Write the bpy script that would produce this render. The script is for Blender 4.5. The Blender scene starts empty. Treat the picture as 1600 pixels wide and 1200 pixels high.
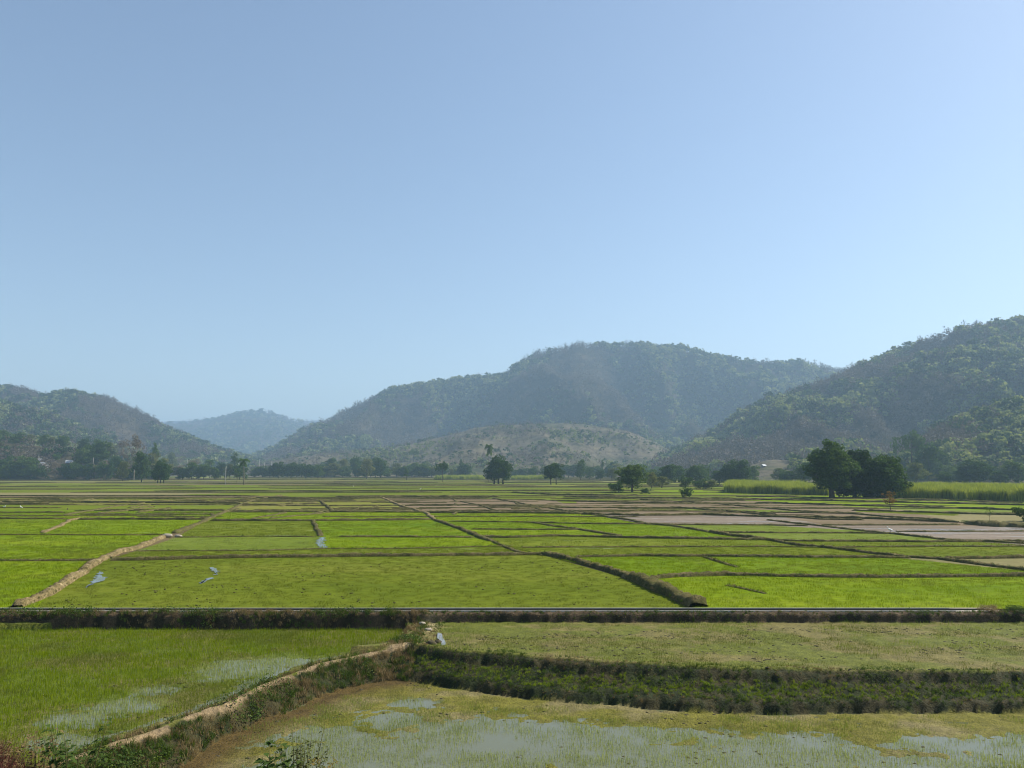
import bpy, math, random
import numpy as np
from mathutils import Vector
R = math.radians
random.seed(7); rng = np.random.default_rng(7)
C = bpy.context.scene.collection
sc = bpy.context.scene

# ------------------------------------------------------------------ camera, light, exposure
F = 1209.0                      # focal length in pixels of a 1600 px wide picture
CAMZ = 6.0
PITCH = math.atan(135.0 / F)
cam_d = bpy.data.cameras.new('camera'); cam = bpy.data.objects.new('camera', cam_d); C.objects.link(cam)
cam.location = (0, 0, CAMZ); cam.rotation_euler = (math.pi / 2 + PITCH, 0, 0)
cam_d.sensor_width = 36.0; cam_d.lens = 36.0 * F / 1600.0
cam_d.clip_start = 0.1; cam_d.clip_end = 30000
sc.camera = cam
SUN_EL, SUN_AZ = 42.0, 69.0     # degrees; azimuth measured from +Y (view) towards +X (right)
w = bpy.data.worlds.new('World'); sc.world = w; w.use_nodes = True
nt = w.node_tree; bg = nt.nodes['Background']
sky = nt.nodes.new('ShaderNodeTexSky'); sky.sky_type = 'NISHITA'; sky.sun_disc = False
sky.sun_elevation = R(SUN_EL); sky.sun_rotation = R(SUN_AZ)
sky.air_density = 1.05; sky.dust_density = 0.8; sky.ozone_density = 1.7; sky.altitude = 200
gm = nt.nodes.new('ShaderNodeGamma'); gm.inputs[1].default_value = 0.88      # even, hazy-bright sky
nt.links.new(sky.outputs[0], gm.inputs[0]); nt.links.new(gm.outputs[0], bg.inputs[0]); bg.inputs[1].default_value = 0.099
sd = bpy.data.lights.new('sun', 'SUN'); so = bpy.data.objects.new('sun', sd); C.objects.link(so)
sd.energy = 4.4; sd.angle = R(0.5); sd.color = (1.0, 0.93, 0.82)
sdir = Vector((math.sin(R(SUN_AZ)) * math.cos(R(SUN_EL)), math.cos(R(SUN_AZ)) * math.cos(R(SUN_EL)), math.sin(R(SUN_EL))))
so.rotation_euler = (-sdir).to_track_quat('-Z', 'Y').to_euler()
sc.view_settings.view_transform = 'Standard'; sc.view_settings.look = 'None'
sc.view_settings.exposure = 0.95; sc.view_settings.gamma = 1.0
sc.cycles.max_bounces = 6; sc.cycles.diffuse_bounces = 3; sc.cycles.glossy_bounces = 2
sc.cycles.transmission_bounces = 3; sc.cycles.volume_bounces = 1; sc.cycles.transparent_max_bounces = 8
sc.cycles.use_denoising = True; sc.cycles.pixel_filter_type = 'BLACKMAN_HARRIS'; sc.cycles.filter_width = 1.05
HAZE = 0.00029

# ------------------------------------------------------------------ helpers
cp, sp = math.cos(PITCH), math.sin(PITCH)
def ray(x, y):
    u, v = (x - 800) / F, (600 - y) / F
    return (u, cp - v * sp, sp + v * cp)
def gp(x, y, z=0.0):            # photograph pixel -> point on the level z
    d = ray(x, y); t = (z - CAMZ) / d[2]
    return (d[0] * t, d[1] * t, z)
def pd(x, y, D):                # photograph pixel -> point at depth D
    d = ray(x, y); t = D / d[1]
    return (d[0] * t, D, CAMZ + d[2] * t)
def gps(l, z=0.0): return np.array([gp(x, y, z)[:2] for x, y in l])

def hash2(ix, iy, s):
    h = (ix.astype(np.int64) * 374761393 + iy.astype(np.int64) * 668265263 + s * 974634777) & 0x7fffffff
    h = (h ^ (h >> 13)) * 1274126177 & 0x7fffffff
    return ((h ^ (h >> 16)) & 0xffff) / 65535.0
def vnoise(x, y, s=0):
    x = np.asarray(x, float); y = np.asarray(y, float)
    ix = np.floor(x); iy = np.floor(y); fx = x - ix; fy = y - iy
    fx = fx * fx * (3 - 2 * fx); fy = fy * fy * (3 - 2 * fy)
    a = hash2(ix, iy, s); b = hash2(ix + 1, iy, s); c = hash2(ix, iy + 1, s); d = hash2(ix + 1, iy + 1, s)
    return (a * (1 - fx) + b * fx) * (1 - fy) + (c * (1 - fx) + d * fx) * fy
def fbm(x, y, s=0, o=4):
    t = 0; a = 0.5; n = 0
    for k in range(o):
        t = t + a * vnoise(x, y, s + k * 17); n += a; x = x * 2.03 + 5.1; y = y * 2.03 + 1.7; a *= 0.5
    return t / n
def inpoly(X, Y, P):
    r = np.zeros(X.shape, bool); n = len(P)
    for i in range(n):
        x1, y1 = P[i]; x2, y2 = P[(i + 1) % n]
        if y1 == y2: continue
        c = ((y1 > Y) != (y2 > Y)) & (X < (x2 - x1) * (Y - y1) / (y2 - y1) + x1)
        r ^= c
    return r
def dline(X, Y, P, closed=False):
    d = np.full(X.shape, 1e9); n = len(P)
    for i in range(n if closed else n - 1):
        ax, ay = P[i]; bx, by = P[(i + 1) % n]
        vx, vy = bx - ax, by - ay; L = vx * vx + vy * vy + 1e-12
        t = np.clip(((X - ax) * vx + (Y - ay) * vy) / L, 0, 1)
        d = np.minimum(d, np.hypot(X - ax - t * vx, Y - ay - t * vy))
    return d
def sstep(a, b, x):
    t = np.clip((x - a) / (b - a), 0, 1); return t * t * (3 - 2 * t)

def mesh_np(name, V, Fc, mat=None, smooth=False, fmat=None, mats=None):
    """V (n,3), Fc (m,k) one face size"""
    V = np.asarray(V, np.float32); Fc = np.asarray(Fc, np.int32)
    me = bpy.data.meshes.new(name); k = Fc.shape[1]
    me.vertices.add(len(V)); me.vertices.foreach_set('co', V.ravel())
    me.loops.add(Fc.size); me.loops.foreach_set('vertex_index', Fc.ravel())
    me.polygons.add(len(Fc)); me.polygons.foreach_set('loop_start', np.arange(0, Fc.size, k, dtype=np.int32))
    if smooth: me.polygons.foreach_set('use_smooth', np.ones(len(Fc), bool))
    for m in (mats or ([mat] if mat else [])): me.materials.append(m)
    if fmat is not None: me.polygons.foreach_set('material_index', np.asarray(fmat, np.int32))
    me.update(calc_edges=True)
    return me
def ob(name, me, parent=None, **props):
    o = bpy.data.objects.new(name, me); C.objects.link(o)
    if parent is not None: o.parent = parent
    for k, v in props.items(): o[k] = v
    return o
def empty(name, loc, rz=0, s=1.0, **props):
    o = bpy.data.objects.new(name, None); C.objects.link(o)
    o.location = loc; o.rotation_euler = (0, 0, rz); o.scale = (s, s, s) if not hasattr(s, '__len__') else s
    for k, v in props.items(): o[k] = v
    return o
class MB:
    def __init__(s): s.v = []; s.f = []
    def add(s, v, f):
        b = len(s.v); s.v += [tuple(p) for p in v]; s.f += [tuple(i + b for i in q) for q in f]
    def box(s, x0, x1, y0, y1, z0, z1):
        s.add([(x0,y0,z0),(x1,y0,z0),(x1,y1,z0),(x0,y1,z0),(x0,y0,z1),(x1,y0,z1),(x1,y1,z1),(x0,y1,z1)],
              [(0,3,2,1),(4,5,6,7),(0,1,5,4),(1,2,6,5),(2,3,7,6),(3,0,4,7)])
    def tube(s, pts, rad, n=7):
        V = []; P = [Vector(p) for p in pts]
        for i, p in enumerate(P):
            t = (P[min(i + 1, len(P) - 1)] - P[max(i - 1, 0)]).normalized()
            a = t.cross(Vector((0.31, 0.95, 0.11))).normalized(); b = t.cross(a)
            for k in range(n):
                an = 2 * math.pi * k / n
                V.append(p + (a * math.cos(an) + b * math.sin(an)) * rad[i])
        Fc = []
        for i in range(len(P) - 1):
            for k in range(n):
                Fc.append((i*n+k, i*n+(k+1)%n, (i+1)*n+(k+1)%n, (i+1)*n+k))
        Fc.append(tuple(range(n-1, -1, -1))); Fc.append(tuple((len(P)-1)*n + k for k in range(n)))
        s.add(V, Fc)
    def mesh(s, name, mat, smooth=True):
        me = bpy.data.meshes.new(name); me.from_pydata(s.v, [], s.f); me.materials.append(mat)
        if smooth: me.polygons.foreach_set('use_smooth', np.ones(len(me.polygons), bool))
        me.update(); return me

# ------------------------------------------------------------------ materials
def mat(name):
    m = bpy.data.materials.new(name); m.use_nodes = True
    n = m.node_tree; p = n.nodes['Principled BSDF']; return m, n, p
def N(n, t, **k):
    x = n.nodes.new(t)
    for a, b in k.items(): setattr(x, a, b)
    return x
def noise(n, scale, detail=4, rough=0.6, coord=None, stretch=None):
    t = N(n, 'ShaderNodeTexNoise'); t.inputs['Scale'].default_value = scale
    t.inputs['Detail'].default_value = detail; t.inputs['Roughness'].default_value = rough
    if coord is None:
        coord = N(n, 'ShaderNodeNewGeometry').outputs['Position']
    if stretch:
        mp = N(n, 'ShaderNodeMapping'); mp.inputs['Scale'].default_value = stretch
        n.links.new(coord, mp.inputs[0]); coord = mp.outputs[0]
    n.links.new(coord, t.inputs['Vector']); return t
def ramp(n, fac, stops):
    r = N(n, 'ShaderNodeValToRGB'); e = r.color_ramp.elements
    while len(e) < len(stops): e.new(0.5)
    for i, (p, c) in enumerate(stops):
        e[i].position = p; e[i].color = (*c, 1)
    n.links.new(fac, r.inputs[0]); return r
def mixc(n, fac, a, b, mode='MIX'):
    m = N(n, 'ShaderNodeMix', data_type='RGBA', blend_type=mode)
    if isinstance(fac, (int, float)): m.inputs[0].default_value = fac
    else: n.links.new(fac, m.inputs[0])
    for i, c in ((6, a), (7, b)):
        if isinstance(c, tuple): m.inputs[i].default_value = (*c, 1)
        else: n.links.new(c, m.inputs[i])
    return m.outputs[2]
def bump(n, p, h, strength, dist):
    b = N(n, 'ShaderNodeBump'); b.inputs['Strength'].default_value = strength; b.inputs['Distance'].default_value = dist
    n.links.new(h, b.inputs['Height']); n.links.new(b.outputs[0], p.inputs['Normal'])
def spec(p, v): p.inputs['Specular IOR Level'].default_value = v

def leaf_mat(name, cols, transl=0.3, tint=None, rough=0.7, obj_random=True, sp_=0.08):
    """foliage: colour varies leaf to leaf and plant to plant"""
    m, n, p = mat(name)
    g = N(n, 'ShaderNodeNewGeometry'); oi = N(n, 'ShaderNodeObjectInfo')
    add = N(n, 'ShaderNodeMath', operation='MULTIPLY_ADD')
    n.links.new(g.outputs['Random Per Island'], add.inputs[0]); add.inputs[1].default_value = 0.45
    sc_ = N(n, 'ShaderNodeMath', operation='MULTIPLY'); sc_.inputs[1].default_value = 0.55
    n.links.new(oi.outputs['Random'], sc_.inputs[0]); n.links.new(sc_.outputs[0], add.inputs[2])
    k = len(cols)
    r = ramp(n, add.outputs[0], [(i / max(1, k - 1), c) for i, c in enumerate(cols)])
    n.links.new(r.outputs[0], p.inputs['Base Color']); p.inputs['Roughness'].default_value = rough; spec(p, sp_)
    if transl > 0:
        t = N(n, 'ShaderNodeBsdfTranslucent')
        c2 = mixc(n, 1.0, r.outputs[0], tint or (1.5, 1.5, 0.6), 'MULTIPLY')
        n.links.new(c2, t.inputs[0])
        ms = N(n, 'ShaderNodeMixShader'); ms.inputs[0].default_value = transl
        n.links.new(p.outputs[0], ms.inputs[1]); n.links.new(t.outputs[0], ms.inputs[2])
        n.links.new(ms.outputs[0], n.nodes['Material Output'].inputs[0])
    return m
M = {}
M['leaf_dark'] = leaf_mat('leaf_dark', [(0.016, 0.04, 0.007), (0.038, 0.078, 0.013), (0.09, 0.14, 0.025)], 0.28)
M['leaf_mid'] = leaf_mat('leaf_mid', [(0.022, 0.05, 0.010), (0.05, 0.09, 0.018), (0.10, 0.15, 0.03)], 0.3)
M['leaf_olive'] = leaf_mat('leaf_olive', [(0.06, 0.075, 0.025), (0.10, 0.12, 0.04), (0.15, 0.15, 0.05)], 0.3)
M['leaf_dry'] = leaf_mat('leaf_dry', [(0.10, 0.075, 0.05), (0.14, 0.11, 0.075), (0.19, 0.15, 0.10)], 0.15)
M['leaf_rust'] = leaf_mat('leaf_rust', [(0.13, 0.08, 0.025), (0.22, 0.15, 0.04), (0.12, 0.14, 0.03)], 0.25)
M['forest_green'] = leaf_mat('forest_green', [(0.018, 0.042, 0.016), (0.045, 0.08, 0.028), (0.10, 0.145, 0.055)], 0.2)
M['forest_pale'] = leaf_mat('forest_pale', [(0.10, 0.13, 0.055), (0.18, 0.21, 0.09), (0.28, 0.30, 0.15)], 0.3)
M['forest_dry'] = leaf_mat('forest_dry', [(0.075, 0.062, 0.052), (0.12, 0.10, 0.082), (0.17, 0.14, 0.115)], 0.1)
M['cane'] = leaf_mat('cane', [(0.12, 0.16, 0.03), (0.22, 0.26, 0.05), (0.40, 0.42, 0.10)], 0.3)
M['rice_vivid'] = leaf_mat('rice_vivid', [(0.105, 0.16, 0.001), (0.145, 0.20, 0.003), (0.195, 0.235, 0.008)], 0.35, (1.3, 1.3, 0.5))
M['rice_mid'] = leaf_mat('rice_mid', [(0.09, 0.12, 0.010), (0.125, 0.155, 0.014), (0.17, 0.19, 0.03)], 0.35, (1.3, 1.3, 0.5))
M['rice_olive'] = leaf_mat('rice_olive', [(0.08, 0.10, 0.010), (0.108, 0.128, 0.014), (0.15, 0.165, 0.025)], 0.3, (1.2, 1.2, 0.6))
M['rice_pale'] = leaf_mat('rice_pale', [(0.13, 0.17, 0.03), (0.19, 0.23, 0.05), (0.27, 0.30, 0.09)], 0.35, (1.2, 1.2, 0.6))
M['rice_thin'] = leaf_mat('rice_thin', [(0.17, 0.21, 0.05), (0.25, 0.30, 0.09), (0.36, 0.40, 0.16)], 0.4, (1.2, 1.2, 0.7))
M['grass_green'] = leaf_mat('grass_green', [(0.022, 0.045, 0.007), (0.048, 0.085, 0.012), (0.10, 0.14, 0.022)], 0.3)
M['grass_lit'] = leaf_mat('grass_lit', [(0.08, 0.14, 0.008), (0.16, 0.22, 0.014), (0.25, 0.30, 0.035)], 0.3)  # brighter grass copy for the bank ledge, sunlight put into its colour
M['grass_dry'] = leaf_mat('grass_dry', [(0.12, 0.085, 0.035), (0.20, 0.15, 0.07), (0.32, 0.25, 0.13)], 0.25, (1.2, 1.1, 0.8))
M['grass_red'] = leaf_mat('grass_red', [(0.05, 0.018, 0.012), (0.10, 0.035, 0.025), (0.22, 0.11, 0.07)], 0.15, (1.2, 1.0, 0.8))
M['weed_leaf'] = leaf_mat('weed_leaf', [(0.03, 0.055, 0.012), (0.06, 0.10, 0.02), (0.14, 0.17, 0.04)], 0.3)

def bark(name, a, b):
    m, n, p = mat(name); t = noise(n, 3.0, 5, 0.7, stretch=(1, 1, 0.3))
    r = ramp(n, t.outputs[0], [(0.3, a), (0.7, b)]); n.links.new(r.outputs[0], p.inputs[0])
    p.inputs['Roughness'].default_value = 0.9; spec(p, 0.1); bump(n, p, t.outputs[0], 0.6, 0.05); return m
M['bark'] = bark('bark', (0.05, 0.038, 0.028), (0.11, 0.085, 0.06))
M['bark_pale'] = bark('bark_pale', (0.16, 0.13, 0.10), (0.30, 0.26, 0.21))
M['stem'] = bark('stem', (0.05, 0.05, 0.02), (0.10, 0.09, 0.035))

def near_ground_mat():
    m, n, p = mat('near_ground'); a = N(n, 'ShaderNodeAttribute'); a.attribute_name = 'Col'
    t1 = noise(n, 2.2, 6, 0.75); t2 = noise(n, 14, 4, 0.7)
    r1 = ramp(n, t1.outputs[0], [(0.3, (0.62, 0.62, 0.62)), (0.7, (1.35, 1.32, 1.25))])
    r2 = ramp(n, t2.outputs[0], [(0.3, (0.6, 0.6, 0.6)), (0.68, (1.4, 1.38, 1.3))])
    c = mixc(n, 1.0, a.outputs[0], r1.outputs[0], 'MULTIPLY'); c = mixc(n, 1.0, c, r2.outputs[0], 'MULTIPLY')
    n.links.new(c, p.inputs[0]); p.inputs['Roughness'].default_value = 0.85; spec(p, 0.15)
    bump(n, p, t2.outputs[0], 0.9, 0.06); return m
M['near_ground'] = near_ground_mat()

def plot_mat(name, c1, c2, c3, rough=0.95, sp_=0.03, streak=(0.35, 1.0, 1.0), scale=0.12, wet=0.0, bd=0.05, dark=0.0):
    """one paddy: broad patches, streaks along the rows, a fine grain, optional standing water"""
    m, n, p = mat(name)
    a = noise(n, scale, 5, 0.65, stretch=streak); b = noise(n, 2.4, 5, 0.75, stretch=(0.5, 1, 1)); g = noise(n, 9.0, 3, 0.7)
    ca = ramp(n, a.outputs[0], [(0.3, c1), (0.5, c2), (0.72, c3)])
    rb = ramp(n, b.outputs[0], [(0.28, (0.7, 0.7, 0.7)), (0.7, (1.28, 1.28, 1.2))])
    c = mixc(n, 1.0, ca.outputs[0], rb.outputs[0], 'MULTIPLY')
    if dark > 0:                  # clods and footprints with their own dark soil colour
        dk = ramp(n, g.outputs[0], [(0.56, (0, 0, 0)), (0.66, (dark, dark, dark))])
        c = mixc(n, dk.outputs[0], c, (0.05, 0.04, 0.015))
    n.links.new(c, p.inputs[0]); spec(p, sp_)
    if wet > 0:
        wn = noise(n, 0.16, 6, 0.7, stretch=(0.4, 1.6, 1))
        wr = ramp(n, wn.outputs[0], [(0.62 - 0.3 * wet, (0, 0, 0)), (0.72 - 0.3 * wet, (1, 1, 1))])
        rr = N(n, 'ShaderNodeMapRange'); rr.inputs[3].default_value = rough; rr.inputs[4].default_value = 0.12
        n.links.new(wr.outputs[0], rr.inputs[0]); n.links.new(rr.outputs[0], p.inputs['Roughness'])
        rs = N(n, 'ShaderNodeMapRange'); rs.inputs[3].default_value = sp_; rs.inputs[4].default_value = 0.5
        n.links.new(wr.outputs[0], rs.inputs[0]); n.links.new(rs.outputs[0], p.inputs['Specular IOR Level'])
    else: p.inputs['Roughness'].default_value = rough
    bump(n, p, b.outputs[0], 0.5, bd); return m
PM = {
 'V': plot_mat('paddy_vivid', (0.09, 0.14, 0.002), (0.125, 0.178, 0.003), (0.165, 0.20, 0.007), scale=.17),
 'V2': plot_mat('paddy_deep', (0.075, 0.13, 0.002), (0.105, 0.16, 0.003), (0.138, 0.18, 0.006), scale=.2),
 'V3': plot_mat('paddy_lime', (0.092, 0.146, 0.002), (0.125, 0.176, 0.003), (0.16, 0.195, 0.008), scale=.16, wet=.03),
 'G': plot_mat('paddy_green', (0.085, 0.115, 0.008), (0.11, 0.138, 0.010), (0.135, 0.158, 0.018), wet=0.05),
 'O': plot_mat('paddy_olive', (0.078, 0.108, 0.006), (0.103, 0.13, 0.009), (0.135, 0.15, 0.018), scale=0.14, dark=0.5),
 'Y': plot_mat('paddy_straw', (0.12, 0.135, 0.02), (0.155, 0.16, 0.03), (0.19, 0.175, 0.055)),
 'T': plot_mat('paddy_tan', (0.14, 0.135, 0.055), (0.18, 0.16, 0.075), (0.21, 0.18, 0.10)),
 'P': plot_mat('paddy_mud_pink', (0.115, 0.088, 0.052), (0.155, 0.118, 0.075), (0.20, 0.155, 0.10)),
 'W': plot_mat('paddy_mud_wet', (0.125, 0.098, 0.07), (0.165, 0.132, 0.10), (0.22, 0.18, 0.145), wet=0.3, rough=0.85, sp_=0.08, dark=0.5),
 'D': plot_mat('paddy_flooded', (0.09, 0.125, 0.008), (0.11, 0.145, 0.014), (0.14, 0.16, 0.035), rough=0.9, sp_=0.05, wet=0.05),
 'B': plot_mat('paddy_brown', (0.09, 0.065, 0.035), (0.12, 0.09, 0.05), (0.15, 0.115, 0.065)),
}
RICE = {'V': 'rice_vivid', 'G': 'rice_mid', 'O': 'rice_olive', 'Y': 'rice_pale', 'D': 'rice_pale'}
def bund_mat():
    m, n, p = mat('bund_soil'); t = noise(n, 1.1, 6, 0.75); t2 = noise(n, 9, 4, 0.7)
    r = ramp(n, t.outputs[0], [(0.3, (0.045, 0.055, 0.014)), (0.5, (0.09, 0.08, 0.03)), (0.7, (0.16, 0.13, 0.065))])
    r2 = ramp(n, t2.outputs[0], [(0.3, (0.6, 0.6, 0.6)), (0.7, (1.4, 1.4, 1.3))])
    n.links.new(mixc(n, 1, r.outputs[0], r2.outputs[0], 'MULTIPLY'), p.inputs[0]); p.inputs['Roughness'].default_value = 0.95; spec(p, 0.05)
    bump(n, p, t2.outputs[0], 1, 0.08); return m
M['bund'] = bund_mat()
def straw_bund():
    m, n, p = mat('bund_straw'); t = noise(n, 1.6, 6, 0.75); t2 = noise(n, 8, 4, 0.75)
    r = ramp(n, t.outputs[0], [(0.3, (0.09, 0.08, 0.03)), (0.5, (0.20, 0.16, 0.08)), (0.7, (0.36, 0.29, 0.17))])
    r2 = ramp(n, t2.outputs[0], [(0.34, (0.35, 0.35, 0.32)), (0.62, (1.25, 1.22, 1.15))])
    n.links.new(mixc(n, 1, r.outputs[0], r2.outputs[0], 'MULTIPLY'), p.inputs[0]); p.inputs['Roughness'].default_value = 0.95; spec(p, 0.05)
    bump(n, p, t2.outputs[0], 1, 0.1); return m
M['bund_straw'] = straw_bund()
def water_mat(name, c, rip=0.06):
    m, n, p = mat(name); p.inputs[0].default_value = (*c, 1); p.inputs['Roughness'].default_value = 0.04
    p.inputs['IOR'].default_value = 1.333; spec(p, 0.6)
    t = noise(n, 5, 3, 0.6, stretch=(0.5, 1, 1)); bump(n, p, t.outputs[0], rip, 0.03)
    return m
M['water'] = water_mat('water', (0.115, 0.118, 0.06), 0.03)
M['water_clear'] = water_mat('water_clear', (0.20, 0.20, 0.19), 0.3)
def concrete():
    m, n, p = mat('concrete'); t = noise(n, 3, 6, 0.7)
    r = ramp(n, t.outputs[0], [(0.3, (0.28, 0.25, 0.20)), (0.7, (0.46, 0.42, 0.35))]); n.links.new(r.outputs[0], p.inputs[0])
    p.inputs['Roughness'].default_value = 0.9; bump(n, p, t.outputs[0], 0.3, 0.02); return m
M['concrete'] = concrete()
def plain(name, c, rough=0.8, var=0.25, s=4.0):
    m, n, p = mat(name); t = noise(n, s, 5, 0.7)
    lo = tuple(x * (1 - var) for x in c); hi = tuple(min(1, x * (1 + var)) for x in c)
    r = ramp(n, t.outputs[0], [(0.3, lo), (0.7, hi)]); n.links.new(r.outputs[0], p.inputs[0]); p.inputs['Roughness'].default_value = rough; return m
M['white_feather'] = plain('white_feather', (0.82, 0.81, 0.78), 0.7, 0.04)
M['beak'] = plain('beak', (0.10, 0.09, 0.05)); M['roof_white'] = plain('roof_white', (0.33, 0.35, 0.37), 0.5, 0.08, 0.5)
M['wall_pale'] = plain('wall_pale', (0.25, 0.23, 0.2), 0.9, 0.15, 0.6); M['door_wood'] = plain('door_wood', (0.10, 0.07, 0.05))
M['pole'] = plain('pole', (0.45, 0.42, 0.38), 0.8, 0.1); M['wood'] = plain('wood', (0.10, 0.07, 0.05))
M['stone'] = plain('stone', (0.30, 0.26, 0.20), 0.9, 0.25, 6.0)

def hill_mat(name, bare=False):
    m, n, p = mat(name); t = noise(n, 0.012, 7, 0.72); t2 = noise(n, 0.10, 5, 0.75)
    if bare:
        r = ramp(n, t.outputs[0], [(0.34, (0.05, 0.058, 0.032)), (0.46, (0.09, 0.09, 0.055)), (0.56, (0.12, 0.105, 0.078)), (0.68, (0.18, 0.175, 0.09))])
    else:
        r = ramp(n, t.outputs[0], [(0.3, (0.03, 0.036, 0.018)), (0.5, (0.05, 0.045, 0.03)), (0.72, (0.10, 0.08, 0.055))])
    r2 = ramp(n, t2.outputs[0], [(0.3, (0.62, 0.62, 0.62)), (0.7, (1.35, 1.3, 1.25))])
    n.links.new(mixc(n, 1, r.outputs[0], r2.outputs[0], 'MULTIPLY'), p.inputs[0]); p.inputs['Roughness'].default_value = 1; spec(p, 0.0)
    bump(n, p, t2.outputs[0], 1.0, 4.0); return m
M['hill'] = hill_mat('hill_forest_floor'); M['hill_bare'] = hill_mat('hill_bare', True)

# ------------------------------------------------------------------ scatter (only for masses nobody could count)
def protos(cname, meshes):
    col = bpy.data.collections.new(cname)
    for i, me in enumerate(meshes):
        o = bpy.data.objects.new('%s_%02d' % (cname, i), me); col.objects.link(o)
    return col
def scatter(name, pts, rz, scl, idx, col, label, cat, tilt=None):
    pts = np.asarray(pts, np.float32); n = len(pts)
    me = bpy.data.meshes.new(name); me.vertices.add(n); me.vertices.foreach_set('co', pts.ravel())
    scl = np.asarray(scl, np.float32)
    if scl.ndim == 1: scl = np.stack([scl] * 3, 1)
    rot = np.zeros((n, 3), np.float32); rot[:, 2] = rz
    if tilt is not None: rot[:, :2] = tilt
    for nm, ty, ar, pr in (('rot', 'FLOAT_VECTOR', rot, 'vector'), ('sc', 'FLOAT_VECTOR', scl, 'vector'), ('ix', 'INT', np.asarray(idx, np.int32), 'value')):
        at = me.attributes.new(nm, ty, 'POINT'); at.data.foreach_set(pr, ar.ravel())
    o = ob(name, me, kind='stuff', label=label, category=cat)
    g = bpy.data.node_groups.new(name + '_nodes', 'GeometryNodeTree')
    g.interface.new_socket('Geometry', in_out='INPUT', socket_type='NodeSocketGeometry')
    g.interface.new_socket('Geometry', in_out='OUTPUT', socket_type='NodeSocketGeometry')
    gi = g.nodes.new('NodeGroupInput'); go = g.nodes.new('NodeGroupOutput')
    ip = g.nodes.new('GeometryNodeInstanceOnPoints'); ci = g.nodes.new('GeometryNodeCollectionInfo')
    ci.inputs['Collection'].default_value = col; ci.inputs['Separate Children'].default_value = True; ci.inputs['Reset Children'].default_value = True
    ip.inputs['Pick Instance'].default_value = True
    def na(nm, ty):
        x = g.nodes.new('GeometryNodeInputNamedAttribute'); x.data_type = ty; x.inputs[0].default_value = nm
        return [s for s in x.outputs if s.enabled and s.name == 'Attribute'][0]
    g.links.new(gi.outputs[0], ip.inputs['Points']); g.links.new(ci.outputs[0], ip.inputs['Instance'])
    g.links.new(na('ix', 'INT'), ip.inputs['Instance Index'])
    er = g.nodes.new('FunctionNodeEulerToRotation'); g.links.new(na('rot', 'FLOAT_VECTOR'), er.inputs[0])
    g.links.new(er.outputs[0], ip.inputs['Rotation']); g.links.new(na('sc', 'FLOAT_VECTOR'), ip.inputs['Scale'])
    g.links.new(ip.outputs[0], go.inputs[0])
    md = o.modifiers.new('scatter', 'NODES'); md.node_group = g
    return o

# ------------------------------------------------------------------ blade and leaf meshes
def blades(n, spread, h0, h1, wd, lean=0.35, seed=0, square=False, up=0.0):
    r = np.random.default_rng(seed)
    if square: bx, by = r.uniform(-spread, spread, n), r.uniform(-spread, spread, n)
    else:
        a = r.uniform(0, 2 * np.pi, n); q = spread * np.sqrt(r.uniform(0, 1, n)); bx, by = q * np.cos(a), q * np.sin(a)
    h = r.uniform(h0, h1, n); a = r.uniform(0, 2 * np.pi, n); ln = r.uniform(0.1, 1, n) * lean * h
    dx, dy = np.cos(a), np.sin(a); b = r.uniform(0, np.pi, n); px, py = np.cos(b) * wd / 2, np.sin(b) * wd / 2
    z0 = -0.02
    V = np.zeros((n, 5, 3))
    V[:, 0] = np.stack([bx - px, by - py, np.full(n, z0)], 1); V[:, 1] = np.stack([bx + px, by + py, np.full(n, z0)], 1)
    mx, my = bx + dx * ln * 0.35, by + dy * ln * 0.35
    V[:, 2] = np.stack([mx + px * .8, my + py * .8, h * 0.6], 1); V[:, 3] = np.stack([mx - px * .8, my - py * .8, h * 0.6], 1)
    V[:, 4] = np.stack([bx + dx * ln, by + dy * ln, h * (1 - 0.15 * lean)], 1)
    base = (np.arange(n) * 5)[:, None]
    tri = np.array([[0, 1, 2], [0, 2, 3], [3, 2, 4]])
    Fc = (base[:, None, :] * 0 + tri[None] + base[:, :, None]).reshape(-1, 3)
    return V.reshape(-1, 3), Fc
def leafquads(P, size, r, flat=0.0, up=0.0):
    n = len(P); nr = r.normal(size=(n, 3)); nr[:, 2] = nr[:, 2] * (1 + flat) + up
    nr /= np.linalg.norm(nr, axis=1)[:, None]
    t = r.normal(size=(n, 3)); a = np.cross(nr, t); a /= np.linalg.norm(a, axis=1)[:, None]; b = np.cross(nr, a)
    s = size * r.uniform(0.6, 1.3, (n, 1))
    V = np.stack([P + a * s, P + b * s * 0.55, P - a * s, P - b * s * 0.55], 1).reshape(-1, 3)
    return V, np.arange(n * 4).reshape(n, 4)
def crown_pts(r, n_cl, per, W, H, zc, rc, top=0.3, core=0.0, lump=0.25):
    """leaf positions: clumps spread unevenly through an ellipsoid of half-width W, half-height H"""
    d = r.normal(size=(n_cl, 3)); d /= np.linalg.norm(d, axis=1)[:, None]
    d[:, 2] = np.where(d[:, 2] < -0.8, -d[:, 2], d[:, 2])
    rad = r.uniform(0.45, 1.0, n_cl) ** 0.6 * (1 + lump * r.normal(size=n_cl) * 0.6)
    c = d * rad[:, None] * np.array([W, W, H]) + np.array([0, 0, zc])
    P = []
    for k in range(n_cl):
        q = r.normal(size=(per, 3)); q /= np.linalg.norm(q, axis=1)[:, None]
        q *= (rc * r.uniform(0.5, 1.4) * r.uniform(0.35, 1, (per, 1)) ** 0.5); q[:, 2] *= 0.7
        P.append(c[k] + q)
    if core > 0:
        m = int(n_cl * per * core); q = r.normal(size=(m, 3)); q /= np.linalg.norm(q, axis=1)[:, None]
        P.append(q * (r.uniform(0, 0.8, (m, 1)) ** 0.5) * np.array([W, W, H]) * 0.82 + np.array([0, 0, zc]))
    return np.concatenate(P), c
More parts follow.
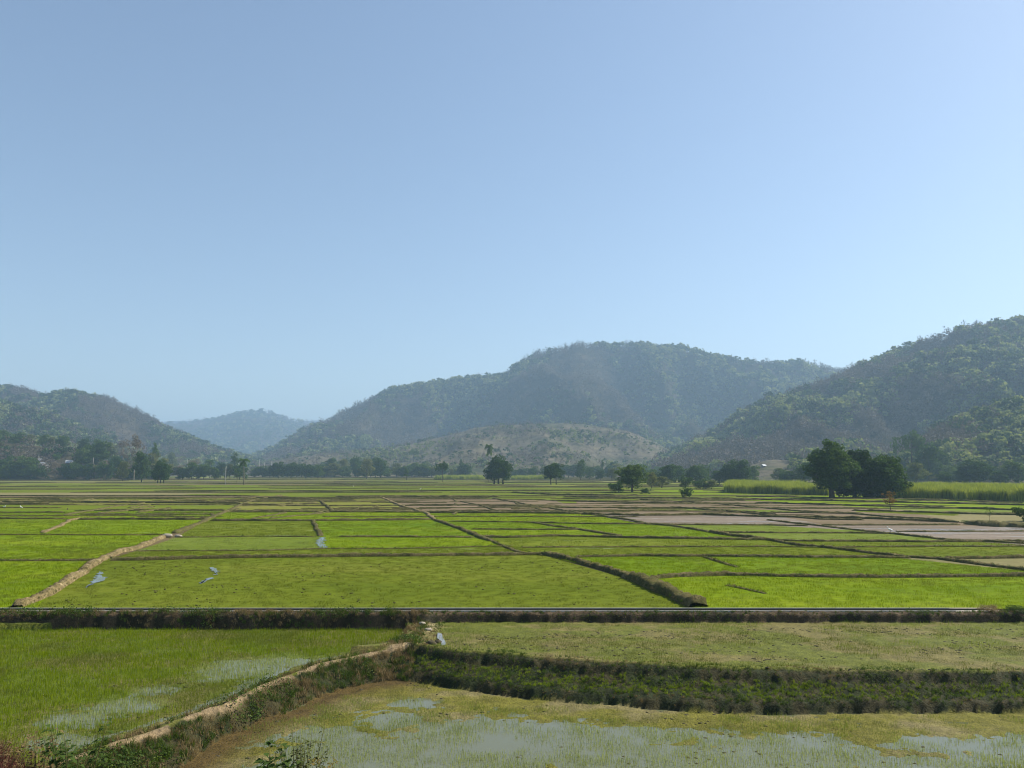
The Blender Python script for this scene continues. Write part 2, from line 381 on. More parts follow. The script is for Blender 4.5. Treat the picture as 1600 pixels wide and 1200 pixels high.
def tree_meshes(name, seed, W, H, zc, n_cl, per, rc, leaf, lm, bm='bark', core=0.0, trunks=1, tr=0.03, limbs=5, lump=0.25, tw=0.0, sparse_twigs=0):
    """crown + trunk for a tree; sizes in metres"""
    r = np.random.default_rng(seed); rr = random.Random(seed)
    P, c = crown_pts(r, n_cl, per, W, H, zc, rc, core=core, lump=lump)
    P = P[P[:, 2] > zc - H * 1.15]
    V, Fc = leafquads(P, leaf, r, flat=0.3)
    cm = mesh_np(name + '_crown', V, Fc, M[lm])
    mb = MB(); Ht = zc + H
    for k in range(trunks):
        ox = (k - (trunks - 1) / 2) * tw * W; fork = Vector((ox * 1.2 + rr.uniform(-.1, .1) * W, rr.uniform(-.1, .1) * W, zc - H * 0.55))
        mb.tube([(ox, 0, -0.2), (ox + rr.uniform(-.05, .05) * W, 0, fork.z * 0.5), fork, (fork.x * 0.9, fork.y, zc + H * 0.3)], [Ht * tr * 1.25, Ht * tr, Ht * tr * 0.8, Ht * tr * 0.25], 8)
        for j in range(limbs):
            t = c[rr.randrange(len(c))]; mid = fork.lerp(Vector(t), 0.5) + Vector((0, 0, -0.06 * H))
            mb.tube([fork, mid, t], [Ht * tr * 0.5, Ht * tr * 0.3, Ht * tr * 0.08], 5)
    for j in range(sparse_twigs):
        a = Vector(c[rr.randrange(len(c))]); b = a + Vector((rr.uniform(-1, 1) * rc, rr.uniform(-1, 1) * rc, rr.uniform(0.2, 1.4) * rc))
        mb.tube([Vector((0, 0, zc - H * 0.4)).lerp(a, rr.uniform(0.4, 0.9)), a, b], [Ht * tr * 0.2, Ht * tr * 0.12, Ht * tr * 0.04], 4)
    return cm, mb.mesh(name + '_trunk', M[bm])
def palm_meshes(name, seed, Ht, L, nf=16):
    rr = random.Random(seed); mb = MB()
    mb.tube([(0, 0, -.2), (0.1, 0, Ht * .4), (0.25, 0, Ht * .8), (0.3, 0, Ht)], [Ht*.022, Ht*.014, Ht*.012, Ht*.013], 8)
    tm = mb.mesh(name + '_trunk', M['bark_pale'])
    V = []; Fc = []
    for k in range(nf):
        a = 2 * math.pi * k / nf * 2 + rr.uniform(-.2, .2); el = rr.uniform(-0.7, 1.2); n = 12
        p = Vector((0.3, 0, Ht)); d = Vector((math.cos(a) * math.cos(el), math.sin(a) * math.cos(el), math.sin(el)))
        for i in range(n):
            q = p + d * (L / n); side = d.cross(Vector((0, 0, 1))).normalized()
            wdt = L * 0.30 * math.sin(math.pi * (i + 1.2) / (n + 1.5)) + 0.02
            for s_ in (-1, 1):
                b = len(V); dr = Vector((0, 0, -wdt * 0.55)); fw = d * wdt * 0.5
                V += [p, p.lerp(q, 0.6), p.lerp(q, 0.6) + side * s_ * wdt + dr + fw, p + side * s_ * wdt * 0.92 + dr + fw]
                Fc.append((b, b + 1, b + 2, b + 3))
            p = q; d = (d + Vector((0, 0, -0.21))).normalized()
    cm = mesh_np(name + '_crown', np.array([tuple(v) for v in V]), Fc, M['leaf_dark'])
    return cm, tm

# ------------------------------------------------------------------ the near ground: terraces, earth banks, flooded paddies
ZT, ZF, ZC, ZL = -0.38, -0.68, -0.52, -1.25
YC = 34.0                                   # near lip of the channel
crestA = gps([(640,1014),(600,1019),(560,1027),(500,1040),(450,1057),(400,1080),(350,1103),(300,1122),(250,1141),(200,1158),(150,1177)], ZC)
crestA = np.vstack([crestA, crestA[-1] + (crestA[-1] - crestA[-3]) * 2.5])
topC = gps([(640,1014),(700,1018),(760,1022),(850,1030),(950,1036),(1100,1044),(1200,1047),(1400,1051),(1600,1052),(1900,1054),(2300,1056)], ZT)
baseA = gps([(620,1064),(570,1071),(520,1082),(480,1098),(450,1115),(400,1133),(350,1156),(310,1180),(280,1202)], ZL)
baseA = np.vstack([baseA, baseA[-1] + (baseA[-1] - baseA[-3]) * 2.0])
baseC = gps([(620,1064),(660,1068),(700,1077),(800,1091),(900,1101),(1000,1109),(1100,1115),(1200,1118),(1400,1117),(1600,1115),(1900,1113),(2300,1111)], ZL)
def closeup(a, b):     # left flank reversed + right line, closed well behind the near edge of the picture
    return np.vstack([[(60, 5)], [(a[-1][0], 5)], a[::-1], b[1:], [(60, b[-1][1])]])
PL = closeup(baseA, baseC); PU = closeup(crestA, topC)
fieldF = np.vstack([[(-80, gp(0, 986, ZF)[1])], gps([(0,986),(200,984),(400,983),(560,984),(634,985),(638,996),(632,1008),(600,1016),(560,1022),(500,1034),(450,1050),(400,1073),(350,1095),(300,1114),(250,1133),(200,1150),(140,1172)], ZF), [(-13.5, 13.5)], [(-80, 13.5)]])
def cpatch(X, Y, lst, z):
    r = np.zeros(X.shape)
    for x, y, rx, ry, a in lst:             # soft blobs given as pixel centre and pixel radii
        c = gp(x, y, z); ex = gp(x + rx, y, z)[0] - c[0]; ey = abs(gp(x, y - ry, z)[1] - c[1])
        r = np.maximum(r, a * np.exp(-(((X - c[0]) / ex) ** 2 + ((Y - c[1]) / ey) ** 2)))
    return r
F_WET = [(380,1045,70,16,1),(440,1035,60,10,.9),(330,1062,60,8,.6),(200,1105,70,12,.9),(120,1125,60,14,.8),(240,1080,60,8,.6),(520,1030,60,5,.6),(90,1160,60,14,.9),(250,1020,60,5,.4)]
L_WET = [(560,1180,120,30,1),(500,1150,60,12,1),(640,1100,40,9,.8),(610,1125,50,14,.8),(760,1160,160,30,1),(900,1160,140,22,1),(700,1190,150,25,1),(1010,1185,160,22,1),(980,1150,120,14,.9),(860,1135,90,8,.8),(1180,1190,160,22,1),(1230,1160,80,12,.7),(1320,1180,60,16,.7),(1420,1195,120,14,.8),(1500,1165,120,12,.9),(1600,1185,120,16,.9),(1640,1160,80,12,.9),(1130,1160,60,10,.6)]
def near_z(X, Y):
    wx = X + 0.35 * (fbm(X * 0.7, Y * 0.7, 3) - .5); wy = Y + 0.5 * (fbm(X * 0.6, Y * 0.6, 9) - .5)
    inL = inpoly(wx, wy, PL); inU = inpoly(wx, wy, PU)
    dL = dline(wx, wy, PL[1:-1], False); dU = dline(wx, wy, PU[1:-1], False)
    wet = {'F': cpatch(X, Y, F_WET, ZF), 'L': cpatch(X, Y, L_WET, ZL)}
    nz = fbm(X * 0.9, Y * 1.6, 21, 5) - .5; nf = fbm(X * 4, Y * 4, 5, 4) - .5
    z = np.full(X.shape, ZT) + 0.05 * nz + 0.05 * nf; reg = np.full(X.shape, 0)      # 0 terrace
    # field F
    inF = inpoly(wx, wy, fieldF); dF = dline(wx, wy, fieldF, True); leftside = (X < gp(636, 1000, ZF)[0] + 0.9)
    dA = dline(wx, wy, crestA)
    bankz = ZC + 0.05 * nf + 0.06 * nz - 0.10 * np.clip(dA / 0.5, 0, 1)
    nearA = leftside & (dA < 1.3) & (Y < 29)
    z = np.where(nearA & ~inF, bankz, z)
    edge = sstep(0.0, 0.16, dF)
    chan = 0.14 * np.exp(-(dA / 1.05) ** 4)                          # shallow trench of water along the bund
    bedF = ZF + 0.05 * nz + 0.075 * nf + 0.035 - 0.075 * wet['F'] - chan * 0.9
    z = np.where(inF, bedF + (ZC - 0.06 - bedF) * (1 - sstep(0, 0.12, dF)) * (dA < 1.0), z); reg = np.where(inF, 1, reg)
    # rise to the plain beyond the channel
    yb = np.where(X < gp(640, 980, ZF)[0], gp(0, 985, ZF)[1], gp(0, 972, ZT)[1] - 0.1) + 0.25 * (fbm(X * 0.8, X * 0 + 2, 31) - .5)
    t = np.clip((Y - yb) / np.maximum(YC - 0.15 - yb, .2), 0, 1); rise = sstep(0.0, 0.45, t) * 0.72 + 0.28 * t
    z0 = z; lv = 0.0 + 0.08 * nf
    z = np.where(Y > yb, z0 + (lv - z0) * np.clip(rise + 0.25 * nf * (t > 0) * (t < 1), 0, 1), z); reg = np.where(Y > yb, 4, reg)
    # flank down to the lower flooded paddy
    tt = dL / (dL + dU + 1e-6) + 0.10 * nf + 0.18 * nz
    profC = np.interp(tt, [0, .05, .10, .17, .45, .80, .85, .92, 1], [0, .2, .3, .36, .48, .72, .86, .98, 1.0])
    profA = np.interp(tt, [0, .1, .3, .6, .85, 1], [0, .18, .42, .74, .95, 1.0])
    k = sstep(-4.5, -2.5, X); prof = profA * (1 - k) + profC * k
    ztop = np.where(X < -3.4, ZC, ZT)
    fl = inU & ~inL
    z = np.where(fl, ZL + (ztop - ZL) * prof + 0.10 * nf + 0.05 * nz, z); reg = np.where(fl, 3, reg)
    bedL = ZL + 0.06 * nz + 0.085 * nf + 0.035 - 0.10 * wet['L']
    z = np.where(inL, bedL, z); reg = np.where(inL, 2, reg)
    # lip of turf along the top of the right embankment
    z = z + np.where((~inU) & (reg == 0), 0.07 * np.exp(-(dU / 0.35) ** 2), 0)
    # roadside slope under the camera
    ys = 13.2 + 1.2 * (fbm(X * 0.3, X * 0 + 7, 41) - .5)
    rs = 2.45 - 3.9 * sstep(8.2, 13.6, Y) + 0.12 * nf; rs = rs + 0.5 * sstep(-.56, -.66, X / np.maximum(Y, 1)) * (Y < 11); rs = np.where(Y < 5, 2.45 + (5 - Y) * 0.35 * (Y > 0) + 1.75 * (Y <= 0), rs)
    z = np.where(Y < ys, np.maximum(z, rs), z); reg = np.where((Y < ys) & (rs >= z), 5, reg)
    return z, reg, wet, dA, dU, dL, nz, nf, t
def axis(l):
    o = []
    for a, b, s in l: o += list(np.arange(a, b, s))
    return np.array(o)
gx = axis([(-120, -30, 6), (-30, -24, .5), (-24, 24, .08), (24, 32, .4), (32, 125, 6)]); gy = axis([(-14, 7, 1), (7, 13.4, .25), (13.4, 32.6, .075), (32.6, YC, .04)]); gy = np.append(gy, YC)
GX, GY = np.meshgrid(gx, gy)
Z, REG, WET, DA, DU, DL, NZ, NF, TB = near_z(GX, GY)
def colmap():
    c = np.zeros(GX.shape + (3,)); n1 = fbm(GX * .5, GY * .8, 61); n2 = fbm(GX * 2.3, GY * 3, 77)
    L = lambda a, b, t: np.array(a) * (1 - t[..., None]) + np.array(b) * t[..., None]
    c = np.where((REG == 0)[..., None], L((0.10, 0.115, 0.016), (0.14, 0.125, 0.042), sstep(.38, .66, n1 + .35 * (n2 - .5))), c)
    c = np.where((REG == 1)[..., None], L((0.085, 0.115, 0.014), (0.12, 0.115, 0.035), sstep(.4, .65, n1)), c)
    bl = sstep(0, 3.5, np.abs(DL)) * 1.0
    brown = np.clip(np.exp(-(dline(GX, GY, baseA) / 1.0) ** 2) * 1.3 + 0.0, 0, 1)
    cl = L((0.125, 0.12, 0.02), (0.16, 0.14, 0.06), sstep(.42, .66, n1 + .3 * (n2 - .5)))
    cl = cl * (1 - brown[..., None]) + np.array((0.075, 0.052, 0.016)) * brown[..., None]
    c = np.where((REG == 2)[..., None], cl, c)
    c = np.where((REG == 3)[..., None], L((0.02, 0.028, 0.008), (0.042, 0.038, 0.015), sstep(.35, .65, n2)), c)
    c = np.where((REG == 4)[..., None], L((0.028, 0.024, 0.011), (0.085, 0.06, 0.034), sstep(.3, .7, n2)), c)
    c = np.where((REG == 5)[..., None], L((0.07, 0.06, 0.03), (0.12, 0.09, 0.05), n2), c)
    path = np.exp(-((DA - 0.02) / 0.085) ** 2) * (REG != 1) * (GX < -3.4)
    pc = L((0.13, 0.10, 0.058), (0.27, 0.205, 0.125), n2)
    path = np.clip(path * 1.5 * sstep(.45, .6, n2 + .12), 0, 1)[..., None]
    c = c * (1 - path) + pc * path
    # sandy spill beside the culvert at the field corner
    sp_ = np.maximum(cpatch(GX, GY, [(668, 975, 12, 6, 1.2)], -0.25), cpatch(GX, GY, [(636, 1013, 16, 2.5, 1.0)], -0.55))[..., None]; sp_ = np.clip(sp_, 0, 1)
    return c * (1 - sp_) + np.array((0.42, 0.34, 0.2)) * sp_
COL = colmap()
ny, nx = GX.shape; I = np.arange(ny * nx).reshape(ny, nx)
Q = np.stack([I[:-1, :-1], I[:-1, 1:], I[1:, 1:], I[1:, :-1]], -1).reshape(-1, 4)
me = mesh_np('near_ground', np.stack([GX, GY, Z], -1).reshape(-1, 3), Q, M['near_ground'], smooth=True)
ca = me.color_attributes.new('Col', 'FLOAT_COLOR', 'POINT')
ca.data.foreach_set('color', np.concatenate([COL.reshape(-1, 3), np.ones((ny * nx, 1))], 1).astype(np.float32).ravel())
ob('ground', me, kind='structure')
def flat(name, P, z, m, **k):
    me = bpy.data.meshes.new(name); me.from_pydata([(x, y, z) for x, y in P], [], [tuple(range(len(P)))]); me.materials.append(m)
    me.validate(); return ob(name, me, **k)
# standing water: sheets that the mud bed rises through in places
def sheet(name, reg, z, m):
    s = (REG[:-1, :-1] == reg) | (REG[1:, 1:] == reg) | (REG[1:, :-1] == reg) | (REG[:-1, 1:] == reg)
    s &= (np.abs(GX[:-1, :-1]) < 30) | (reg == 2)
    q = Q.reshape(ny - 1, nx - 1, 4)[s]; V = np.stack([GX, GY, np.full(GX.shape, z)], -1).reshape(-1, 3)
    u, inv = np.unique(q, return_inverse=True)
    ob(name, mesh_np(name, V[u], inv.reshape(-1, 4), m), kind='structure')
sheet('water', 1, ZF + 0.005, M['water']); sheet('water', 2, ZL + 0.008, M['water'])

# ------------------------------------------------------------------ the plain: base sheet, then plots laid over it
flat('ground', [(-6000, YC + .55), (6000, YC + .55), (6000, 9000), (-6000, 9000)], -0.04, PM['B'], kind='structure')
flat('ground', [(-6000, -4000), (6000, -4000), (6000, YC), (-6000, YC)], -2.2, PM['B'], kind='structure')
plots = []     # (world polygon, kind, z)
# far plots, laid out in the fields' own grid
y = 150.0; rowk = 0; far_rows = []
rf = random.Random(11)
while y < 900:
    d = rf.uniform(8, 16) * (1 + (y - 150) / 500); x = -0.85 * y - rf.uniform(0, 60); skew = rf.uniform(-.25, .25)
    far_rows.append(y)
    while x < 0.9 * y:
        wd = rf.uniform(25, 95) * (1 + (y - 150) / 500)
        side = (x + wd / 2) / y
        if y > 330: k = rf.choice('YOTOOGY') if side > -0.3 else rf.choice('YTOTOB')
        elif side < -0.35: k = rf.choice('OGOTYBO')
        elif side < 0.0: k = rf.choice('GOYOOG')
        elif side < 0.3: k = rf.choice('GOGYO')
        else: k = rf.choice('VVGV')
        plots.append((np.array([(x, y), (x + wd, y + rf.uniform(-1, 1)), (x + wd + skew * d, y + d), (x + skew * d, y + d)]), k, -0.02))
        x += wd
    y += d
def PP(l, k):
    P = gps(l); P[:, 1] = np.maximum(P[:, 1], YC + .57); plots.append((P, k, None))
PP([(-300,780),(380,781),(365,797),(-300,797)], 'Y')
PP([(-300,788),(372,789),(350,797),(-300,797)], 'G')
PP([(-300,797),(350,797),(335,804),(-300,804)], 'V')
PP([(-300,803),(335,804),(322,812),(-300,811)], 'V')
PP([(-300,811),(322,812),(262,836),(-300,836)], 'V')
PP([(-300,836),(262,836),(240,845),(185,862),(165,876),(-300,876)], 'V')
PP([(-300,876),(165,876),(130,893),(75,930),(20,962),(-300,962)], 'V')
PP([(165,876),(400,871),(600,869),(850,868),(1020,915),(1100,962),(20,962),(75,930),(130,893)], 'O')
PP([(212,861),(800,855),(850,868),(400,871),(165,876)], 'G')
PP([(275,840),(498,839),(500,859),(212,861)], 'D')
PP([(498,839),(745,839),(800,855),(500,859)], 'V')
PP([(322,813),(490,814),(498,839),(275,840)], 'G')
PP([(490,814),(680,813),(745,839),(498,839)], 'V')
PP([(355,800),(665,801),(680,813),(322,813)], 'V')
PP([(370,789),(510,789),(520,800),(355,800)], 'Y')
PP([(385,779),(478,779),(510,789),(370,789)], 'Y')
PP([(475,778),(597,778),(630,795),(513,795)], 'Y')
PP([(513,795),(630,795),(665,801),(520,800)], 'T')
PP([(597,778),(770,779),(860,802),(665,801)], 'P')
PP([(770,779),(900,784),(1080,793),(910,802),(860,802)], 'P')
PP([(668,802),(910,802),(1005,819),(835,817),(680,813)], 'V')
PP([(680,813),(835,817),(905,828),(725,828)], 'V')
PP([(725,828),(905,828),(970,839),(745,839)], 'V')
PP([(835,817),(1010,819),(1110,832),(1200,844),(970,839),(905,828)], 'V')
PP([(745,839),(970,839),(1200,844),(1260,855),(800,855)], 'G')
PP([(800,855),(1280,855),(1400,871),(900,870),(850,867)], 'G')
PP([(850,868),(900,870),(1400,871),(1600,892),(1760,910),(1600,901),(1060,901),(1020,908)], 'V')
PP([(1060,901),(1600,901),(1760,901),(2000,962),(1100,962),(1020,908)], 'V')
PP([(1280,856),(2000,856),(2000,873),(1400,872)], 'O')
PP([(1400,872),(2000,873),(2000,930),(1760,910),(1600,892)], 'T')
PP([(1200,844),(1490,845),(2000,847),(2000,856),(1280,856)], 'G')
PP([(1110,832),(1390,834),(1480,845),(1200,844)], 'D')
PP([(1010,819),(1200,821),(1340,829),(1390,834),(1110,832)], 'D')
PP([(910,802),(1200,804),(1340,820),(1340,829),(1200,821),(1010,819)], 'W')
PP([(900,784),(1180,783),(1340,803),(1200,804),(910,802)], 'P')
PP([(1180,783),(1400,790),(1560,803),(1500,816),(1340,812),(1200,796)], 'P')
PP([(1200,804),(1340,812),(1500,817),(2000,827),(2000,831),(1300,822)], 'P')
PP([(1260,821),(1500,822),(2000,833),(2000,854),(1600,852),(1480,844),(1390,834),(1340,829)], 'W')
PP([(1400,796),(2000,800),(2000,818),(1500,816)], 'T')
PP([(870,783.5),(1180,785),(1180,787),(880,786)], 'G'); PP([(960,793),(1200,797),(1330,803),(1210,801),(1000,796)], 'D'); PP([(1330,797),(1500,803),(1490,806),(1340,800)], 'G')
PP([(1150,774),(1500,778),(2000,781),(2000,800),(1500,797),(1350,793),(1180,782)], 'V')
PP([(1300,792),(1500,797),(2000,802),(2000,807),(1500,801)], 'D')
# triangulated sheets, one paddy each
zk = 0
plotsW = []
for i, (P, k, z) in enumerate(plots):
    if z is None: zk += 1; z = -0.012 + 0.004 * (zk % 3) + 0.0006 * zk
    plotsW.append((P, k, z))
farV = {}
for P, k, z in plotsW:
    if z == -0.02:
        farV.setdefault(k, []).append(P)
for k, L in farV.items():
    V = np.concatenate([np.concatenate([p, np.full((4, 1), -0.02)], 1) for p in L]); Fc = np.arange(len(V)).reshape(-1, 4)
    ob('terrain', mesh_np('far_paddies', V, Fc, PM[k]), kind='structure')
from mathutils.geometry import tessellate_polygon
for P, k, z in plotsW:
    if z != -0.02:
        tri = tessellate_polygon([[Vector((a, b, 0)) for a, b in P]])
        me = bpy.data.meshes.new('paddy'); me.from_pydata([(a, b, z) for a, b in P], [], [tuple(t) for t in tri]); me.materials.append(PM[random.Random(int(abs(P[:,0].sum()*7+P[:,1].sum()))).choice(['V','V2','V3']) if k == 'V' else k]); me.update()
        ob('rice_paddy', me, kind='structure')

# ------------------------------------------------------------------ earth bunds
bunds = []; bund_pts = []
def bund(P, wd=0.5, h=0.2, m='bund', step=None, wob=0.12):
    P = np.asarray(P, float); seg = np.hypot(*(P[1:] - P[:-1]).T); s = np.concatenate([[0], np.cumsum(seg)])
    D = P[:, 1].mean(); h = h * (.8 if D > 60 else .9); step = step or max(0.18, D / 260.0)
    n = max(2, int(s[-1] / step)); u = np.linspace(0, s[-1], n + 1)
    X = np.interp(u, s, P[:, 0]); Y = np.interp(u, s, P[:, 1]); sd = rng.integers(0, 999)
    X += wob * 2 * (vnoise(u * .35, u * 0 + sd, 3) - .5); Y += wob * 3 * (vnoise(u * .3, u * 0 + sd, 5) - .5)
    tx = np.gradient(X); ty = np.gradient(Y); L = np.hypot(tx, ty); nxx, nyy = -ty / L, tx / L
    hh = h * (0.65 + 0.7 * fbm(u * .9, u * 0 + sd, 7, 3)); ww = wd * (0.75 + 0.5 * vnoise(u * .6, u * 0 + sd, 9))
    hh[0] *= .4; hh[-1] *= .4
    off = [-.5, -.40, -.2, .2, .40, .5]; hz = [-.15, .75, 1, 1, .75, -.15]; V = []
    for a, b in zip(off, hz):
        V.append(np.stack([X + nxx * ww * a, Y + nyy * ww * a, hh * (b + (rng.uniform(-.28, .28, len(X)) if b > 0 else 0)) - (0.03 if b < 0 else 0)], 1))
    V = np.stack(V, 1); m_ = len(X); I = np.arange(m_ * 6).reshape(m_, 6)
    q = np.stack([I[:-1, :-1], I[1:, :-1], I[1:, 1:], I[:-1, 1:]], -1).reshape(-1, 4)[:, ::-1]
    o = ob('earth_bund', mesh_np('bund', V.reshape(-1, 3), q, M[m]), kind='structure')
    bund_pts.append((X, Y, hh, ww, m, nxx, nyy))
    return o
def BP(l, wd=0.5, h=0.2, m='bund'): bund(gps(l), wd, h, m)
# the straw-coloured path bund on the left
BP([(32,948.5),(52,941),(75,930),(105,912),(130,893),(150,880),(167,872)], 0.58, 0.28, 'bund_straw')
BP([(167,872),(185,863),(210,857),(240,846),(258,838)], 0.55, 0.26, 'bund_straw')
BP([(270,833),(320,815),(335,806),(360,797),(380,787),(400,781),(440,774)], 0.7, 0.22)
BP([(-300,876),(165,876)], .35, .12); BP([(-300,836),(258,836)], .35, .12); BP([(-300,811),(105,811)], .4, .22)
BP([(122,812),(325,812)], .6, .34); BP([(-300,801),(100,801)], .5, .22); BP([(125,804),(335,804)], .5, .2)
BP([(-300,787),(75,787)], .7, .3); BP([(160,797),(350,797)], .5, .2); BP([(-300,782),(112,782)], .6, .3); BP([(128,785),(230,786),(375,787)], .7, .4)
BP([(65,833),(95,822),(108,814),(124,811)], .5, .22, 'bund_straw'); BP([(100,805),(150,797),(175,792),(235,785),(300,780)], .6, .2)
BP([(212,861),(400,861),(505,858),(640,857),(800,854)], .3, .10); BP([(170,876),(300,873),(400,871),(600,869),(700,868),(850,867)], .6, .22)
BP([(275,840),(400,838),(495,839)], .35, .1); BP([(530,839),(740,840)], .45, .16)
BP([(330,814),(490,814),(600,813),(672,812)], .7, .3); BP([(360,800),(520,800),(668,801)], .6, .25)
BP([(372,788),(510,788)], .5, .2); BP([(515,795),(630,794)], .5, .2); BP([(400,778),(475,778)], .5, .3); BP([(525,777),(600,777),(780,777)], .8, .45)
BP([(490,814),(493,822),(500,838)], .5, .22)
BP([(475,779),(500,783),(513,793),(520,800)], .6, .3); BP([(595,777),(625,790),(665,802),(680,813)], .6, .25, 'bund_straw')
BP([(680,813),(725,829),(745,838),(770,846)], .6, .25); BP([(770,846),(790,855),(815,864),(850,868)], .4, .14)
BP([(770,779),(850,793),(910,803)], .5, .22); BP([(720,784),(750,790),(785,801)], .4, .2)
BP([(660,801),(800,802),(910,803)], .7, .35); BP([(640,789),(760,790),(865,791)], .5, .25); BP([(800,795),(865,794),(1060,794),(1210,803)], .6, .28)
BP([(700,815),(800,816),(835,817)], .4, .16); BP([(735,827),(800,828),(905,828)], .4, .16); BP([(835,817),(930,819),(1010,819)], .45, .2)
BP([(833,817),(870,823),(900,827),(970,838)], .6, .2)
BP([(745,840),(800,840),(870,838),(1000,841),(1200,844)], .6, .24)
BP([(910,802),(985,813),(1010,819),(1050,822),(1110,832)], .6, .22); BP([(1110,832),(1150,838),(1200,844)], .7, .3)
BP([(1200,844),(1255,854),(1300,857),(1400,870),(1470,874),(1500,878),(1600,891),(1800,912)], .5, .2)
BP([(815,856),(950,855),(1200,855),(1300,856),(1400,855),(1700,854)], .35, .13)
BP([(1200,845),(1255,846),(1440,847),(1700,846)], .5, .22); BP([(1110,832),(1200,833),(1390,834)], .5, .2)
BP([(1010,820),(1200,821),(1260,822)], .6, .2); BP([(1200,813),(1260,820),(1340,829),(1400,835),(1480,844),(1600,850),(1800,856)], .5, .2)
BP([(900,871),(1000,869),(1200,871),(1420,872)], .5, .18); BP([(1470,873),(1600,872),(1800,872)], .5, .18)
BP([(1102,871),(1125,878),(1152,887)], .3, .1); BP([(1137,914),(1165,920),(1200,928)], .3, .06)
BP([(1020,905),(1060,901),(1130,899),(1200,901),(1400,903),(1600,901),(1800,900)], .55, .2)
BP([(850,866),(900,877),(945,890),(985,902)], .6, .26)
BP([(985,902),(1005,912),(1040,928),(1078,944),(1088,948.5)], .95, .38)
BP([(1045,793),(1130,799),(1210,806),(1280,812),(1350,813)], .5, .25); BP([(910,804),(1000,806),(1100,805),(1200,808),(1360,811),(1500,816)], .7, .35)
BP([(1200,801),(1330,803),(1400,809),(1480,814)], .5, .25); BP([(1000,781),(1100,786),(1180,793),(1260,800),(1350,803)], .6, .25)
BP([(1280,821),(1420,821),(1500,820)], .5, .2); BP([(1400,831),(1500,831),(1700,830)], .4, .15)
BP([(1150,781),(1300,783),(1600,790),(1900,795)], .6, .35); BP([(1180,786),(1350,791),(1500,795),(1600,798)], .6, .35); BP([(1330,798),(1500,803),(1620,806)], .5, .3)
BP([(1150,776),(1350,779),(1600,786)], .5, .3); BP([(860,783),(1000,786),(1180,788)], .6, .3); BP([(880,777),(1000,778),(1170,780)], .6, .35); BP([(800,770),(860,773),(1000,775)], .8, .4)
for i in range(26):                       # short bunds running away from the camera
    yy = rf.uniform(95, 165); x = rf.uniform(-.7, .1) * yy; L = rf.uniform(7, 16); sk = rf.uniform(-.25, .25) - x / yy * .2
    bund([(x, yy), (x + sk * L, yy + L)], rf.uniform(.4, .6), rf.uniform(.15, .25))
for i in range(85):                       # thin bunds dividing the middle strips
    yy = 98 + 78 * rf.random() ** .8; x = rf.uniform(-.7, .62) * yy; L = rf.uniform(8, 34)
    bund([(x, yy), (x + L * .5, yy + rf.uniform(-.6, .6)), (x + L, yy + rf.uniform(-1, 1))], rf.uniform(.35, .55), rf.uniform(.12, .22))
for yy in far_rows:                       # bunds across the far rows, broken at random
    x = -0.85 * yy
    while x < 0.85 * yy:
        L = rf.uniform(30, 130) * (1 + (yy - 150) / 400)
        if rf.random() < 0.62:
            ya = yy + rf.uniform(-2, 2)
            px0 = 800 + F * x / yy
            if not (yy < 190 and px0 > 1150):
                bund([(x, ya), (x + L * .5, ya + rf.uniform(-1, 1)), (x + L, ya + rf.uniform(-2, 2))], rf.uniform(.4, .8), rf.uniform(.12, .3) * (1 + yy / 900), step=6)
        x += L + rf.uniform(0, 30)
# small pools of open water between the seedlings
def ragged(P, amp, sd=3):
    o = []; P = np.asarray(P)
    for i in range(len(P)):
        a, b = P[i], P[(i + 1) % len(P)]; L = np.hypot(*(b - a)); n = max(2, int(L / .12)); t = np.arange(n) / n
        q = a + (b - a) * t[:, None]; nr = np.array([-(b - a)[1], (b - a)[0]]) / (L + 1e-9)
        o.append(q + nr * (amp * 2 * (fbm(q[:, 0] * 2.5, q[:, 1] * 2.5, sd, 3) - .5))[:, None])
    return np.concatenate(o)
def pool(l, z=0.03): flat('water', ragged(gps(l, 0), .3), z, M['water'], kind='structure')
pool([(134,919),(146,908),(153,894),(158,893),(160,899),(167,905),(160,908),(150,911)])
pool([(329,887),(335,889),(340,893),(340,899),(336,899),(333,892)]); pool([(310,911),(316,908),(330,903),(331,904),(318,911),(312,913)])
pool([(494,847),(500,840),(508,840),(507,846),(505,850),(511,857),(500,857),(497,852)], 0.034)
pool([(489,816),(492,817),(494,824),(491,824)]); 
# bare raised earth mound at the right edge
mb = MB(); c = gps([(1520,819),(1560,823),(1620,825),(1700,826)])
bund(np.array([(c[0][0], c[0][1]), (c[1][0], c[1][1] + 1), (c[2][0], c[2][1] + 1), (c[3][0], c[3][1])]), 3.0, .6)

# ------------------------------------------------------------------ concrete irrigation channel
XE = gp(1546, 951, 0)[0]
ch = empty('irrigation_channel', (0, YC, 0), label='long narrow concrete irrigation channel running straight across the fields', category='channel')
for nm, y0, y1, z1 in (('near_wall', 0.0, 0.06, 0.045), ('far_wall', 0.50, 0.55, 0.062)):
    V = []; xs = np.arange(-60, XE + .01, 1.0); xs[-1] = XE
    wv = 0.012 * (vnoise(xs * .3, xs * 0, 3 + int(y0 * 50)) - .5); zz = z1 + 0.02 * (vnoise(xs * .12, xs * 0 + 4, 8) - .5)
    for yy, top in ((y0, 0), (y0, 1), (y1, 1), (y1, 0)):
        V.append(np.stack([xs, yy + wv, zz if top else xs * 0 - 0.5], 1))
    V = np.stack(V, 1); n = len(xs); I = np.arange(n * 4).reshape(n, 4)
    q = np.stack([I[:-1, :-1], I[1:, :-1], I[1:, 1:], I[:-1, 1:]], -1).reshape(-1, 4)[:, ::-1]
    q = np.vstack([q, [[I[-1, 0], I[-1, 1], I[-1, 2], I[-1, 3]]]])
    ob(nm, mesh_np(nm, V.reshape(-1, 3), q, M['concrete']), ch)
